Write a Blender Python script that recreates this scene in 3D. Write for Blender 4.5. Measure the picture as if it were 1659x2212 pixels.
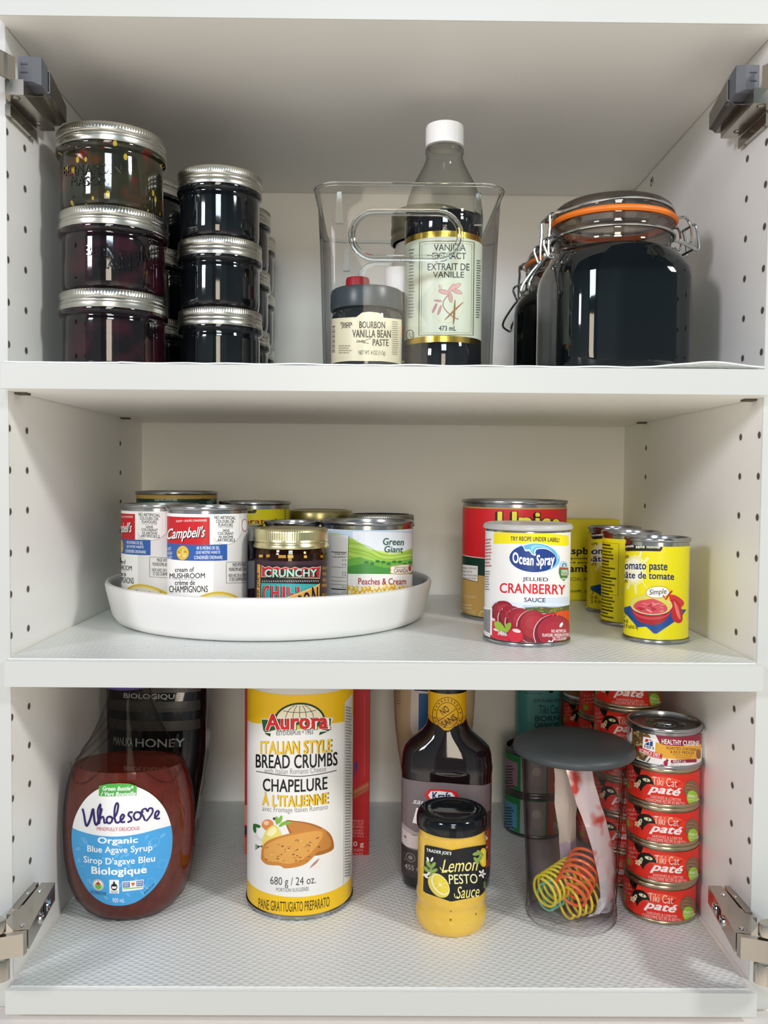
import bpy, bmesh, math, random
from math import sin, cos, pi, radians, asin, sqrt
from mathutils import Vector, Matrix
random.seed(7)
for o in list(bpy.data.objects): bpy.data.objects.remove(o)
SC = bpy.context.scene
COL = SC.collection

# ---------------------------------------------------------------- camera
cam_d = bpy.data.cameras.new('camera'); cam = bpy.data.objects.new('camera', cam_d); COL.objects.link(cam)
cam_d.sensor_fit = 'HORIZONTAL'; cam_d.sensor_width = 36.0
cam_d.lens = 36.0*1864.742/1659.0
cam_d.clip_start = .01
PIT, YAW, ROL = -.0385780, .0071938, .0081811
fw = Vector((sin(YAW)*cos(PIT), cos(YAW)*cos(PIT), sin(PIT)))
rt = Vector((cos(YAW), -sin(YAW), 0)); up = rt.cross(fw)
r2 = rt*cos(ROL)+up*sin(ROL); u2 = -rt*sin(ROL)+up*cos(ROL)
mw = Matrix((r2, u2, -fw)).transposed().to_4x4(); mw.translation = (-.0063022, -.6573315, .0134186)
cam.matrix_world = mw
SC.camera = cam
# ---------------------------------------------------------------- colour, world, lights
vs = SC.view_settings; vs.view_transform = 'Standard'; vs.look = 'None'; vs.gamma = 1; vs.use_curve_mapping = False
vs.exposure = 0.05
SC.cycles.use_denoising = True
SC.cycles.max_bounces = 14; SC.cycles.transparent_max_bounces = 32; SC.cycles.diffuse_bounces = 6
SC.cycles.transmission_bounces = 10; SC.cycles.glossy_bounces = 6
SC.cycles.caustics_refractive = False; SC.cycles.caustics_reflective = False
SC.cycles.sample_clamp_indirect = 4.0
W = bpy.data.worlds.new('kitchen_daylight'); SC.world = W; W.use_nodes = True
nt = W.node_tree; bgn = nt.nodes['Background']
tc = nt.nodes.new('ShaderNodeTexCoord'); sp = nt.nodes.new('ShaderNodeSeparateXYZ')
nt.links.new(tc.outputs['Generated'], sp.inputs[0])
mz = nt.nodes.new('ShaderNodeMapRange'); mz.inputs[1].default_value = -1; mz.inputs[2].default_value = 1
nt.links.new(sp.outputs['Z'], mz.inputs[0])
rz = nt.nodes.new('ShaderNodeValToRGB'); nt.links.new(mz.outputs[0], rz.inputs[0]); ez = rz.color_ramp.elements
ez[0].position = 0; ez[0].color = (1.03, .94, .84, 1); ez[1].position = 1; ez[1].color = (.06, .07, .08, 1)
for p_, c_ in ((.33, (1.01, .92, .83, 1)), (.42, (.34, .36, .36, 1)), (.62, (.20, .28, .30, 1)), (.72, (.07, .08, .09, 1))):
    e = ez.new(p_); e.color = c_
rx = nt.nodes.new('ShaderNodeValToRGB'); nt.links.new(sp.outputs['X'], rx.inputs[0])
mp = nt.nodes.new('ShaderNodeMapRange'); mp.inputs[1].default_value = -1; mp.inputs[2].default_value = 1
nt.links.new(sp.outputs['X'], mp.inputs[0]); nt.links.new(mp.outputs[0], rx.inputs[0])
cr = rx.color_ramp; cr.interpolation = 'LINEAR'
cr.elements[0].position = .0; cr.elements[0].color = (.9, .9, .9, 1)
cr.elements[1].position = 1.0; cr.elements[1].color = (.85, .85, .85, 1)
for p_, c_ in ((.30, 1.25), (.385, 1.3), (.40, .55), (.56, .5), (.575, 1.1), (.72, 1.15), (.74, .75)):
    e = cr.elements.new(p_); e.color = (c_, c_, c_, 1)
mx = nt.nodes.new('ShaderNodeMixRGB'); mx.blend_type = 'MULTIPLY'; mx.inputs[0].default_value = 1
nt.links.new(rz.outputs[0], mx.inputs[1]); nt.links.new(rx.outputs[0], mx.inputs[2])
nt.links.new(mx.outputs[0], bgn.inputs[0]); bgn.inputs[1].default_value = WORLD_STRENGTH = 1.0

def area(name, loc, target, sx, sy, watts, col):
    l = bpy.data.lights.new(name, 'AREA'); l.shape = 'RECTANGLE'; l.size = sx; l.size_y = sy
    l.energy = watts; l.color = col
    o = bpy.data.objects.new(name, l); COL.objects.link(o); o.location = loc
    o.rotation_euler = (Vector(target)-Vector(loc)).to_track_quat('-Z', 'Y').to_euler(); return o
area('ceiling_light_front', (.05, -1.75, .80), (0, .1, 0), .45, .30, 9.5, (.84, 1, 1.12))
area('ceiling_light_right', (1.45, -1.05, .95), (-.1, .1, 0), .22, .22, 17.0, (1, 1, .985))
area('ceiling_light_left', (-1.25, -1.35, .60), (.1, .15, -.05), .30, .30, 11.3, (1.03, .97, 1.08))
area('front_fill_behind_viewer', (0, -2.2, .15), (0, .1, 0), .45, .85, 9.8, (1.14, 1.0, .80))  # frontal fill added to brighten the interior, sized for tall highlights

# ---------------------------------------------------------------- helpers
Z1, Z1B, Z2, Z2B, Z3, Z3B, Z0B = .09666, .07745, -.12480, -.14428, -.37543, -.39459, .34689
W2, YB = .286, .3685
LT = .0012                                  # liner thickness
S1, S2, S3 = Z1+LT, Z2+LT, Z3+LT            # surfaces things stand on
def lin(h):
    if not isinstance(h, str): return tuple(h)
    h = h.lstrip('#'); h = h if len(h) == 6 else ''.join(x*2 for x in h); c = [int(h[i:i+2], 16)/255 for i in (0, 2, 4)]
    return tuple(x/12.92 if x <= .04045 else ((x+.055)/1.055)**2.4 for x in c)
MC = {}
def M(name, col, rough=.5, metal=0., bump=0., scale=60., spec=.5, coat=0., vary=.04, trans=0., ior=1.45, sss=0.):
    if name in MC: return MC[name]
    m = bpy.data.materials.new(name); m.use_nodes = True; n = m.node_tree.nodes; L = m.node_tree.links
    b = n['Principled BSDF']; b.inputs['Base Color'].default_value = (*lin(col), 1)
    b.inputs['Roughness'].default_value = rough; b.inputs['Metallic'].default_value = metal
    b.inputs['Specular IOR Level'].default_value = spec if coat < .6 else .12; b.inputs['Coat Weight'].default_value = coat
    b.inputs['Coat Roughness'].default_value = .04
    b.inputs['Transmission Weight'].default_value = trans; b.inputs['IOR'].default_value = ior
    if sss: b.inputs['Subsurface Weight'].default_value = sss; b.inputs['Subsurface Radius'].default_value = (.004, .003, .002)
    t = n.new('ShaderNodeTexCoord'); q = n.new('ShaderNodeTexNoise'); q.inputs['Scale'].default_value = scale; q.inputs['Detail'].default_value = 3
    L.new(t.outputs['Object'], q.inputs['Vector'])
    r = n.new('ShaderNodeMapRange'); r.inputs[3].default_value = max(.01, rough-vary); r.inputs[4].default_value = min(1, rough+vary)
    L.new(q.outputs['Fac'], r.inputs[0]); L.new(r.outputs[0], b.inputs['Roughness'])
    if bump:
        u = n.new('ShaderNodeBump'); u.inputs['Strength'].default_value = bump; u.inputs['Distance'].default_value = .001
        L.new(q.outputs['Fac'], u.inputs['Height']); L.new(u.outputs[0], b.inputs['Normal'])
    MC[name] = m; return m
def ink(h, rough=.38):
    return M('ink_'+h.lstrip('#')+('_%d' % (rough*100)), h, rough, vary=.03)
def thin(name, c0, c1, gloss=.02, rough=.02, blend=.5, power=3.):
    """thin clear plastic / glass wall: see-through straight on, darker and shinier towards its edge"""
    if name in MC: return MC[name]
    m = bpy.data.materials.new(name); m.use_nodes = True; n = m.node_tree.nodes; L = m.node_tree.links
    n.remove(n['Principled BSDF']); out = n['Material Output']
    tr = n.new('ShaderNodeBsdfTransparent'); gl = n.new('ShaderNodeBsdfGlossy'); gl.inputs['Roughness'].default_value = rough
    mixs = n.new('ShaderNodeMixShader'); lf = n.new('ShaderNodeLayerWeight'); lf.inputs['Blend'].default_value = .5
    def mth(op, a, v):
        q = n.new('ShaderNodeMath'); q.operation = op; q.use_clamp = True; q.inputs[1].default_value = v; L.new(a, q.inputs[0]); return q.outputs[0]
    mc = n.new('ShaderNodeMixRGB'); mc.inputs[1].default_value = (*lin(c0), 1); mc.inputs[2].default_value = (*lin(c1), 1)
    L.new(mth('POWER', lf.outputs['Facing'], power), mc.inputs[0]); L.new(mc.outputs[0], tr.inputs[0])
    L.new(mth('ADD', mth('MULTIPLY', mth('POWER', lf.outputs['Facing'], 4.5), blend), gloss), mixs.inputs[0])
    L.new(tr.outputs[0], mixs.inputs[1]); L.new(gl.outputs[0], mixs.inputs[2]); L.new(mixs.outputs[0], out.inputs[0])
    MC[name] = m; return m

class MB:
    def __init__(s): s.v = []; s.f = []; s.m = []; s.mats = []
    def mi(s, m):
        if m not in s.mats: s.mats.append(m)
        return s.mats.index(m)
    def add(s, vs_, fs, m):
        k = len(s.v); i = s.mi(m); s.v += [tuple(v) for v in vs_]
        for f in fs: s.f.append([k+a for a in f]); s.m.append(i)
    def lathe(s, prof, m, seg=64, sx=1., sy=1., ctr=(0, 0, 0), mod=None, ex=2., cap0=False, cap1=False):
        vs_ = []; n = len(prof)
        for i, p in enumerate(prof):
            r, z = p[0], p[1]; ax = p[2] if len(p) > 2 else r*sx; ay = p[3] if len(p) > 3 else r*sy
            for j in range(seg):
                t = 2*pi*j/seg; k = 1.
                if mod: k = mod(i, t)
                c, d = cos(t), sin(t)
                if ex != 2.:
                    c = math.copysign(abs(c)**(2/ex), c); d = math.copysign(abs(d)**(2/ex), d)
                vs_.append((ctr[0]+ax*k*c, ctr[1]+ay*k*d, ctr[2]+z))
        fs = []
        for i in range(n-1):
            for j in range(seg):
                a = i*seg+j; b = i*seg+(j+1) % seg; fs.append((a, b, b+seg, a+seg))
        if cap0: fs.append(tuple(range(seg))[::-1])
        if cap1: fs.append(tuple((n-1)*seg+j for j in range(seg)))
        s.add(vs_, fs, m)
    def box(s, lo, hi, m, bev=0., rot=None, ctr=None, seg=2):
        bm = bmesh.new(); bmesh.ops.create_cube(bm, size=1)
        d = [hi[i]-lo[i] for i in range(3)]; c = [(hi[i]+lo[i])/2 for i in range(3)]
        for v in bm.verts: v.co = Vector((v.co[i]*d[i] for i in range(3)))
        if bev: bmesh.ops.bevel(bm, geom=list(bm.edges), offset=bev, segments=seg, profile=.5, affect='EDGES')
        R = rot.to_matrix() if rot else Matrix.Identity(3)
        s.add([R @ v.co + Vector(c) for v in bm.verts], [[v.index for v in f.verts] for f in bm.faces], m); bm.free()
    def hexa(s, p8, m):                     # 8 corners: bottom loop 0-3, top loop 4-7
        s.add(p8, [(3, 2, 1, 0), (4, 5, 6, 7), (0, 1, 5, 4), (1, 2, 6, 5), (2, 3, 7, 6), (3, 0, 4, 7)], m)
    def tube(s, pts, r, m, seg=8, closed=False):
        P = [Vector(p) for p in pts]; n = len(P); vs_ = []; up_ = None
        for i in range(n):
            if closed: t = P[(i+1) % n]-P[i-1]
            else: t = P[min(i+1, n-1)]-P[max(i-1, 0)]
            t.normalize()
            if up_ is None:
                up_ = Vector((0, 0, 1)) if abs(t.z) < .9 else Vector((1, 0, 0))
            up_ = (up_-t*up_.dot(t)).normalized(); b = t.cross(up_)
            for j in range(seg):
                a = 2*pi*j/seg; vs_.append(P[i]+(up_*cos(a)+b*sin(a))*r)
        fs = []
        for i in range(n if closed else n-1):
            for j in range(seg):
                a = i*seg+j; b2 = i*seg+(j+1) % seg; q = ((i+1) % n)*seg
                fs.append((a, b2, q+(j+1) % seg, q+j))
        if not closed: fs += [tuple(range(seg))[::-1], tuple((n-1)*seg+j for j in range(seg))]
        s.add(vs_, fs, m)
    def prism(s, pts, h0, h1, m, plane='xz'):
        n = len(pts)
        def q(p, h): return (p[0], h, p[1]) if plane == 'xz' else ((p[0], p[1], h) if plane == 'xy' else (h, p[0], p[1]))
        s.add([q(p, h0) for p in pts]+[q(p, h1) for p in pts], [tuple(range(n)), tuple(range(n, 2*n))[::-1]]+[(i, (i+1) % n, n+(i+1) % n, n+i) for i in range(n)], m)
    def build(s, name, parent=None, ang=35, smooth=True, label=None, kind=None, fix=True):
        me = bpy.data.meshes.new(name); me.from_pydata(s.v, [], s.f)
        for m in s.mats: me.materials.append(m)
        me.polygons.foreach_set('material_index', s.m)
        if fix:
            bm = bmesh.new(); bm.from_mesh(me); bmesh.ops.recalc_face_normals(bm, faces=bm.faces); bm.to_mesh(me); bm.free()
        if smooth: me.shade_smooth(); me.set_sharp_from_angle(angle=radians(ang))
        me.update()
        o = bpy.data.objects.new(name, me); COL.objects.link(o)
        if parent: o.parent = parent
        if label: o['label'] = label
        if kind: o['kind'] = kind
        return o
def thing(name, label, cat, loc=(0, 0, 0), rot=0., group=None):
    o = bpy.data.objects.new(name, None); COL.objects.link(o); o.empty_display_size = .01
    o.location = loc; o.rotation_euler = (0, 0, rot); tag(o, label, cat, group); return o
def tag(o, label, cat, group=None):
    o['label'] = label; o['category'] = cat
    if group: o['group'] = group
    return o
def dup(root, loc, label, rot=None, group=None):
    c = root.copy(); COL.objects.link(c); c.location = loc; c['label'] = label
    if rot is not None: c.rotation_euler = (0, 0, rot)
    if group: c['group'] = group
    for ch in list(root.children):
        d = ch.copy(); COL.objects.link(d); d.parent = c
        for g in list(ch.children):
            e = g.copy(); COL.objects.link(e); e.parent = d
    return c
def crom(pts, n=8, closed=False):
    P = [Vector((*p, 0)) if len(p) == 2 else Vector(p) for p in pts]; N = len(P); out = []
    for i in range(N if closed else N-1):
        g = (lambda k: P[k % N]) if closed else (lambda k: P[max(0, min(N-1, k))])
        a, b, c, d = g(i-1), g(i), g(i+1), g(i+2)
        for k in range(n):
            t = k/n
            out.append(.5*((2*b)+(c-a)*t+(2*a-5*b+4*c-d)*t*t+(3*b-a-3*c+d)*t**3))
    if not closed: out.append(P[-1])
    return out
def facing(loc):                             # turn a thing's front (-y) towards where people stand
    d = Vector((loc[0], loc[1])) - Vector((-.0063, -.6573)); return -math.atan2(d.x, d.y)

# -------- printed artwork: flat coloured shapes and lettering, wrapped on a surface
class Art:
    def __init__(s, ppm, x0, y0, R=None, t=0.):
        s.k = .001/ppm; s.x0 = x0; s.y0 = y0; s.R = R; s.t = t; s.g = []; s.clip = None
    def P(s, x, y):
        dx = (x-s.x0)*s.k; v = (s.y0-y)*s.k
        if not s.R: return (dx, v)
        c = max(-.985, min(.985, dx/s.R)); th = asin(c)
        return (s.R*th, v-s.R*(1-cos(th))*s.t)
    def raw(s, pts, col, l=1): s.g.append(([tuple(p) for p in pts], [tuple(range(len(pts)))], col, l))
    def uv(s, u0, v0, u1, v1, col, l=1): s.raw([(u0, v0), (u1, v0), (u1, v1), (u0, v1)], col, l)
    def poly(s, pts, col, l=1, sm=False):
        if sm: pts = [(p.x, p.y) for p in crom(pts, 5, True)]
        q = []
        for i, a in enumerate(pts):
            b = pts[(i+1) % len(pts)]; n = max(1, int(max(abs(a[0]-b[0]), abs(a[1]-b[1]))//12)+1)
            for k in range(n): q.append(s.P(a[0]+(b[0]-a[0])*k/n, a[1]+(b[1]-a[1])*k/n))
        s.raw(q, col, l)
    def rect(s, x0, y0, x1, y1, col, l=1): s.poly([(x0, y1), (x1, y1), (x1, y0), (x0, y0)], col, l)
    def ell(s, cx, cy, rx, ry, col, l=1, rot=0., n=28, a0=0., a1=2*pi):
        c, d = cos(rot), sin(rot)
        s.poly([(cx+rx*cos(a)*c-ry*sin(a)*d, cy+rx*cos(a)*d+ry*sin(a)*c) for a in [a0+(a1-a0)*i/n for i in range(n+(0 if a1-a0 > 6.28 else 1))]], col, l)
    def line(s, pts, w, col, l=1, closed=False, sm=False, taper=False):
        if sm: pts = [(p.x, p.y) for p in crom(pts, 6, closed)]
        n = len(pts); L = []; Rr = []
        for i in range(n):
            a = pts[(i-1) % n] if closed else pts[max(0, i-1)]; b = pts[(i+1) % n] if closed else pts[min(n-1, i+1)]
            dx, dy = b[0]-a[0], b[1]-a[1]; h = math.hypot(dx, dy) or 1; ww = w/2
            if taper: ww *= .25+.75*sin(pi*(i+.5)/n)
            L.append((pts[i][0]-dy/h*ww, pts[i][1]+dx/h*ww)); Rr.append((pts[i][0]+dy/h*ww, pts[i][1]-dx/h*ww))
        V = [s.P(*p) for p in L]+[s.P(*p) for p in Rr]
        s.g.append((V, [(i, (i+1) % n, n+(i+1) % n, n+i) for i in range(n if closed else n-1)], col, l))
    def frame(s, x0, y0, x1, y1, w, col, l=1): s.line([(x0, y0), ((x0+x1)/2, y0), (x1, y0), (x1, (y0+y1)/2), (x1, y1), ((x0+x1)/2, y1), (x0, y1), (x0, (y0+y1)/2)], w, col, l, True)
    def text(s, st, x0, y0, x1, y1, col, b=0., sh=0., l=4, rot=0., arc=0., shadow=None, so=(1, 1), outline=None, oo=.03):
        """lettering fitted into a box; arc lifts (+) or drops (-) its middle, in drawing units"""
        if shadow: s._t(st, x0+so[0], y0+so[1], x1+so[0], y1+so[1], shadow, b+(oo if outline else 0), sh, l, rot, arc, b); l += 1
        if outline: s._t(st, x0, y0, x1, y1, outline, b+oo, sh, l, rot, arc, b); l += 1
        s._t(st, x0, y0, x1, y1, col, b, sh, l, rot, arc)
    def _t(s, st, x0, y0, x1, y1, col, b, sh, l, rot, arc, ref=None):
        V, F = glyphs(st, b, sh)
        if not V: return
        V0 = V if ref is None else glyphs(st, ref, sh)[0]
        ax, bx = min(v[0] for v in V0), max(v[0] for v in V0); ay, by = min(v[1] for v in V0), max(v[1] for v in V0)
        cx, cy = (x0+x1)/2, (y0+y1)/2; c, d = cos(rot), sin(rot); out = []
        for v in V:
            p = (v[0]-ax)/(bx-ax or 1); x = x0+(x1-x0)*p; y = y1-(y1-y0)*(v[1]-ay)/(by-ay or 1)
            y -= arc*(1-(2*p-1)**2)
            if rot: x, y = cx+(x-cx)*c+(y-cy)*d, cy-(x-cx)*d+(y-cy)*c
            out.append((*s.P(x, y), v[2] if len(v) > 2 else 0.))
        s.g.append((out, F, col, l))
    def texts(s, rows, col, b=0., **k):
        for r in rows: s.text(*r, col, b, **k)
    def micro(s, x0, y0, x1, y1, rows, col, l=3, w=.5, gap=.0, seed=1):
        """small print too fine to read: broken grey lines"""
        rnd = random.Random(seed); h = (y1-y0)/rows
        for i in range(rows):
            y = y0+h*(i+.5); x = x0; xe = x1-(x1-x0)*rnd.random()*.25
            while x < xe:
                ln = (x1-x0)*rnd.uniform(.08, .22)
                s.rect(x, y-h*w/2, min(xe, x+ln), y+h*w/2, col, l); x += ln+(x1-x0)*.03
    def done(s, name, parent, fmap, layer=.00004, off=.0001, step=None, label=None, vstep=None):
        bm = bmesh.new(); mats = []
        lay = {}
        for g in s.g: lay.setdefault(g[3], []).append(id(g))
        for g in s.g:                            # shapes of one layer lie a hair apart, in drawing order
            V, F, col, l = g; q_ = lay[l]; l = l+.7*q_.index(id(g))/len(q_); st4 = .6/len(q_)
            m = col if not isinstance(col, str) else ink(col)
            if m not in mats: mats.append(m)
            k = mats.index(m); bv = [bm.verts.new((p[0], p[1], l+(p[2]*st4 if len(p) > 2 else 0))) for p in V]
            for f in F:
                try: q = bm.faces.new([bv[i] for i in f]); q.material_index = k
                except ValueError: pass
        big = [f for f in bm.faces if len(f.verts) > 4]
        if big: bmesh.ops.triangulate(bm, faces=big)
        if s.R or step:
            st = step or s.R*radians(3.2)
            us = [v.co.x for v in bm.verts]; a, b = min(us), max(us)
            for i in range(int(math.floor(a/st)), int(math.ceil(b/st))+1):
                if a < i*st < b: bmesh.ops.bisect_plane(bm, geom=bm.verts[:]+bm.edges[:]+bm.faces[:], plane_co=(i*st, 0, 0), plane_no=(1, 0, 0), dist=1e-6)
        if vstep:
            ws = [v.co.y for v in bm.verts]; a, b = min(ws), max(ws)
            for i in range(int(math.floor(a/vstep)), int(math.ceil(b/vstep))+1):
                if a < i*vstep < b: bmesh.ops.bisect_plane(bm, geom=bm.verts[:]+bm.edges[:]+bm.faces[:], plane_co=(0, i*vstep, 0), plane_no=(0, 1, 0), dist=1e-6)
        if s.clip:                               # trim the print to the paper
            for v_, inner in ((s.clip[0], True), (s.clip[1], False)):
                bmesh.ops.bisect_plane(bm, geom=bm.verts[:]+bm.edges[:]+bm.faces[:], plane_co=(0, v_, 0), plane_no=(0, 1, 0), clear_inner=inner, clear_outer=not inner, dist=1e-7)
        for f in bm.faces:
            if f.normal.z < 0: f.normal_flip()
        if fmap is None: fmap = s.cyl
        for v in bm.verts: v.co = Vector(fmap(v.co.x, v.co.y, off+layer*v.co.z))
        me = bpy.data.meshes.new(name); bm.to_mesh(me); bm.free()
        for m in mats: me.materials.append(m)
        o = bpy.data.objects.new(name, me); COL.objects.link(o); o.parent = parent
        if label: o['label'] = label
        return o
    def cyl(s, u, v, off): a = u/s.R; r = s.R+off; return (r*sin(a), -r*cos(a), v)
GC = {}
def glyphs(st, b=0., sh=0.):
    k = (st, round(b, 4), round(sh, 3))
    if k in GC: return GC[k]
    c = bpy.data.curves.new('lettering', 'FONT'); c.body = st; c.shear = sh; c.resolution_u = 3
    if b < 0: c.offset = b
    if b > .012: c.space_character = 1+b*1.4
    o = bpy.data.objects.new('lettering', c); me = o.to_mesh()
    r = ([(v.co.x, v.co.y) for v in me.vertices], [tuple(p.vertices) for p in me.polygons])
    o.to_mesh_clear(); bpy.data.objects.remove(o); bpy.data.curves.remove(c)
    if b > 0:                                   # heavier weights: the strokes overprinted a little to each side
        V, F = [], []
        for c4, (dx, dy) in enumerate(((-b, -b*.6), (b, -b*.6), (b, b*.6), (-b, b*.6))):
            n = len(V); V += [(x+dx, y+dy, c4/4) for x, y in r[0]]; F += [tuple(n+a for a in f) for f in r[1]]
        r = (V, F)
    GC[k] = r; return r

# ================================================================ the cabinet
white = M('white_melamine', '#f6f5f0', .42, bump=.02, scale=900, vary=.06)
edge = M('white_edge_dimmed', '#c8cac7', .33, bump=.01, scale=500)  # white edging, its colour greyed to offset the over-bright light on front faces
dark_hole = M('bored_hole', '#584e45', .8)
steel = M('nickel_plated_steel', '#b9b4aa', .24, 1., scale=25, vary=.1)
steel_d = M('nickel_dark', '#8a857c', .3, 1., scale=25, vary=.1)
chrome = M('polished_steel', '#d9dadb', .10, 1.)
black_gap = M('shadow_gap_black', '#131313', .6)
cab = thing('pantry_cabinet', 'white pantry cabinet with open front, peg holes in both sides and steel door hinges', 'cabinet', (0, 0, -.43))
cab.location = (0, 0, 0)
def side_panel(s):
    m = MB(); x0 = s*W2; x1 = s*(W2+.018)
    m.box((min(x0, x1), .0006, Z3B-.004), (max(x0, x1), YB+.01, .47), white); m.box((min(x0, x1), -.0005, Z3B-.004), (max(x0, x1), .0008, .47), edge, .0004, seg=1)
    h = m
    rows = [(.033, None), (.0004, None), (.2822, None)] if s < 0 else [(.0385, None), (.0045, None), (.2845, None)]
    k = 0
    for yy, _ in rows:
        for i in range(-13, 10):
            zz = .0492+.0316*i
            if not (Z3+.02 < zz < .44): continue
            if yy > .2 and not (-.09 < zz < .07 or zz > .33): continue
            if any(zb-.004 < zz < zt+.004 for zt, zb in ((Z1, Z1B), (Z2, Z2B))): continue
            if yy < .06 and (.275 < zz < .335 or zz < -.30): continue
            p = [(s*W2-s*.0002, max(-.0004, yy+.0026*cos(a)), zz+.0026*sin(a)) for a in [2*pi*j/14 for j in range(14)]]
            h.add(p, [tuple(range(14))], dark_hole)
            ring = [(s*W2-s*.00025, max(-.0004, yy+r*cos(a)), zz+r*sin(a)) for r in (.0026, .0031) for a in [2*pi*j/14 for j in range(14)]]
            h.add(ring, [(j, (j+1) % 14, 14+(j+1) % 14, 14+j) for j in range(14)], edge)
    m.build('side_panel', cab, smooth=False, fix=False)
side_panel(-1); side_panel(1)
m = MB(); m.box((-W2-.016, YB, Z3B-.004), (W2+.016, YB+.008, .47), white); m.build('back_panel', cab, smooth=False)
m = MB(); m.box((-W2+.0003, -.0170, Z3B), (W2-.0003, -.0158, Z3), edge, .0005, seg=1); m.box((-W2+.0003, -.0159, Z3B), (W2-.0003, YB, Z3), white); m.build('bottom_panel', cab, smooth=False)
# rail bracket in the top rear corner, screw heads
m = MB(); m.box((.268, .345, .318), (W2, YB, .3405), white, .0008); m.build('corner_block', cab, smooth=False)
for s_ in (-1, 1):                                              # shelf pins under the jar shelf
    for y_ in (.010, .2822):
        m = MB(); m.box((min(s_*W2, s_*(W2-.009)), y_, Z1B-.0016), (max(s_*W2, s_*(W2-.009)), y_+.010, Z1B-.0001), M('dark_pin', '#57503f', .6), .0004, seg=1); m.build('shelf_pin', cab, smooth=False)
def screw(loc, ax, r, parent, mat=steel):
    m = MB(); s = ax
    prof = [(.0001, .0012), (r*.55, .0011), (r*.85, .0007), (r, 0)]
    vs_ = []; seg = 20
    for (q, d) in prof:
        for j in range(seg):
            a = 2*pi*j/seg; vs_.append((loc[0]-s*d, loc[1]+q*cos(a), loc[2]+q*sin(a)))
    m.add(vs_, [(i*seg+j, i*seg+(j+1) % seg, (i+1)*seg+(j+1) % seg, (i+1)*seg+j) for i in range(3) for j in range(seg)], mat)
    for a in (.4, .4+pi/2):
        c, d = cos(a)*r*.55, sin(a)*r*.55; e, g = -sin(a)*r*.12, cos(a)*r*.12; x = loc[0]-s*.00135
        m.add([(x, loc[1]+c+e, loc[2]+d+g), (x, loc[1]-c+e, loc[2]-d+g), (x, loc[1]-c-e, loc[2]-d-g), (x, loc[1]+c-e, loc[2]+d-g)], [(0, 1, 2, 3)], black_gap)
    return m.build('screw', parent, fix=False)
screw((W2, .282, .336), 1, .0045, cab)
screw((W2, .0045, -.3486), 1, .0062, cab, chrome)

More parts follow.
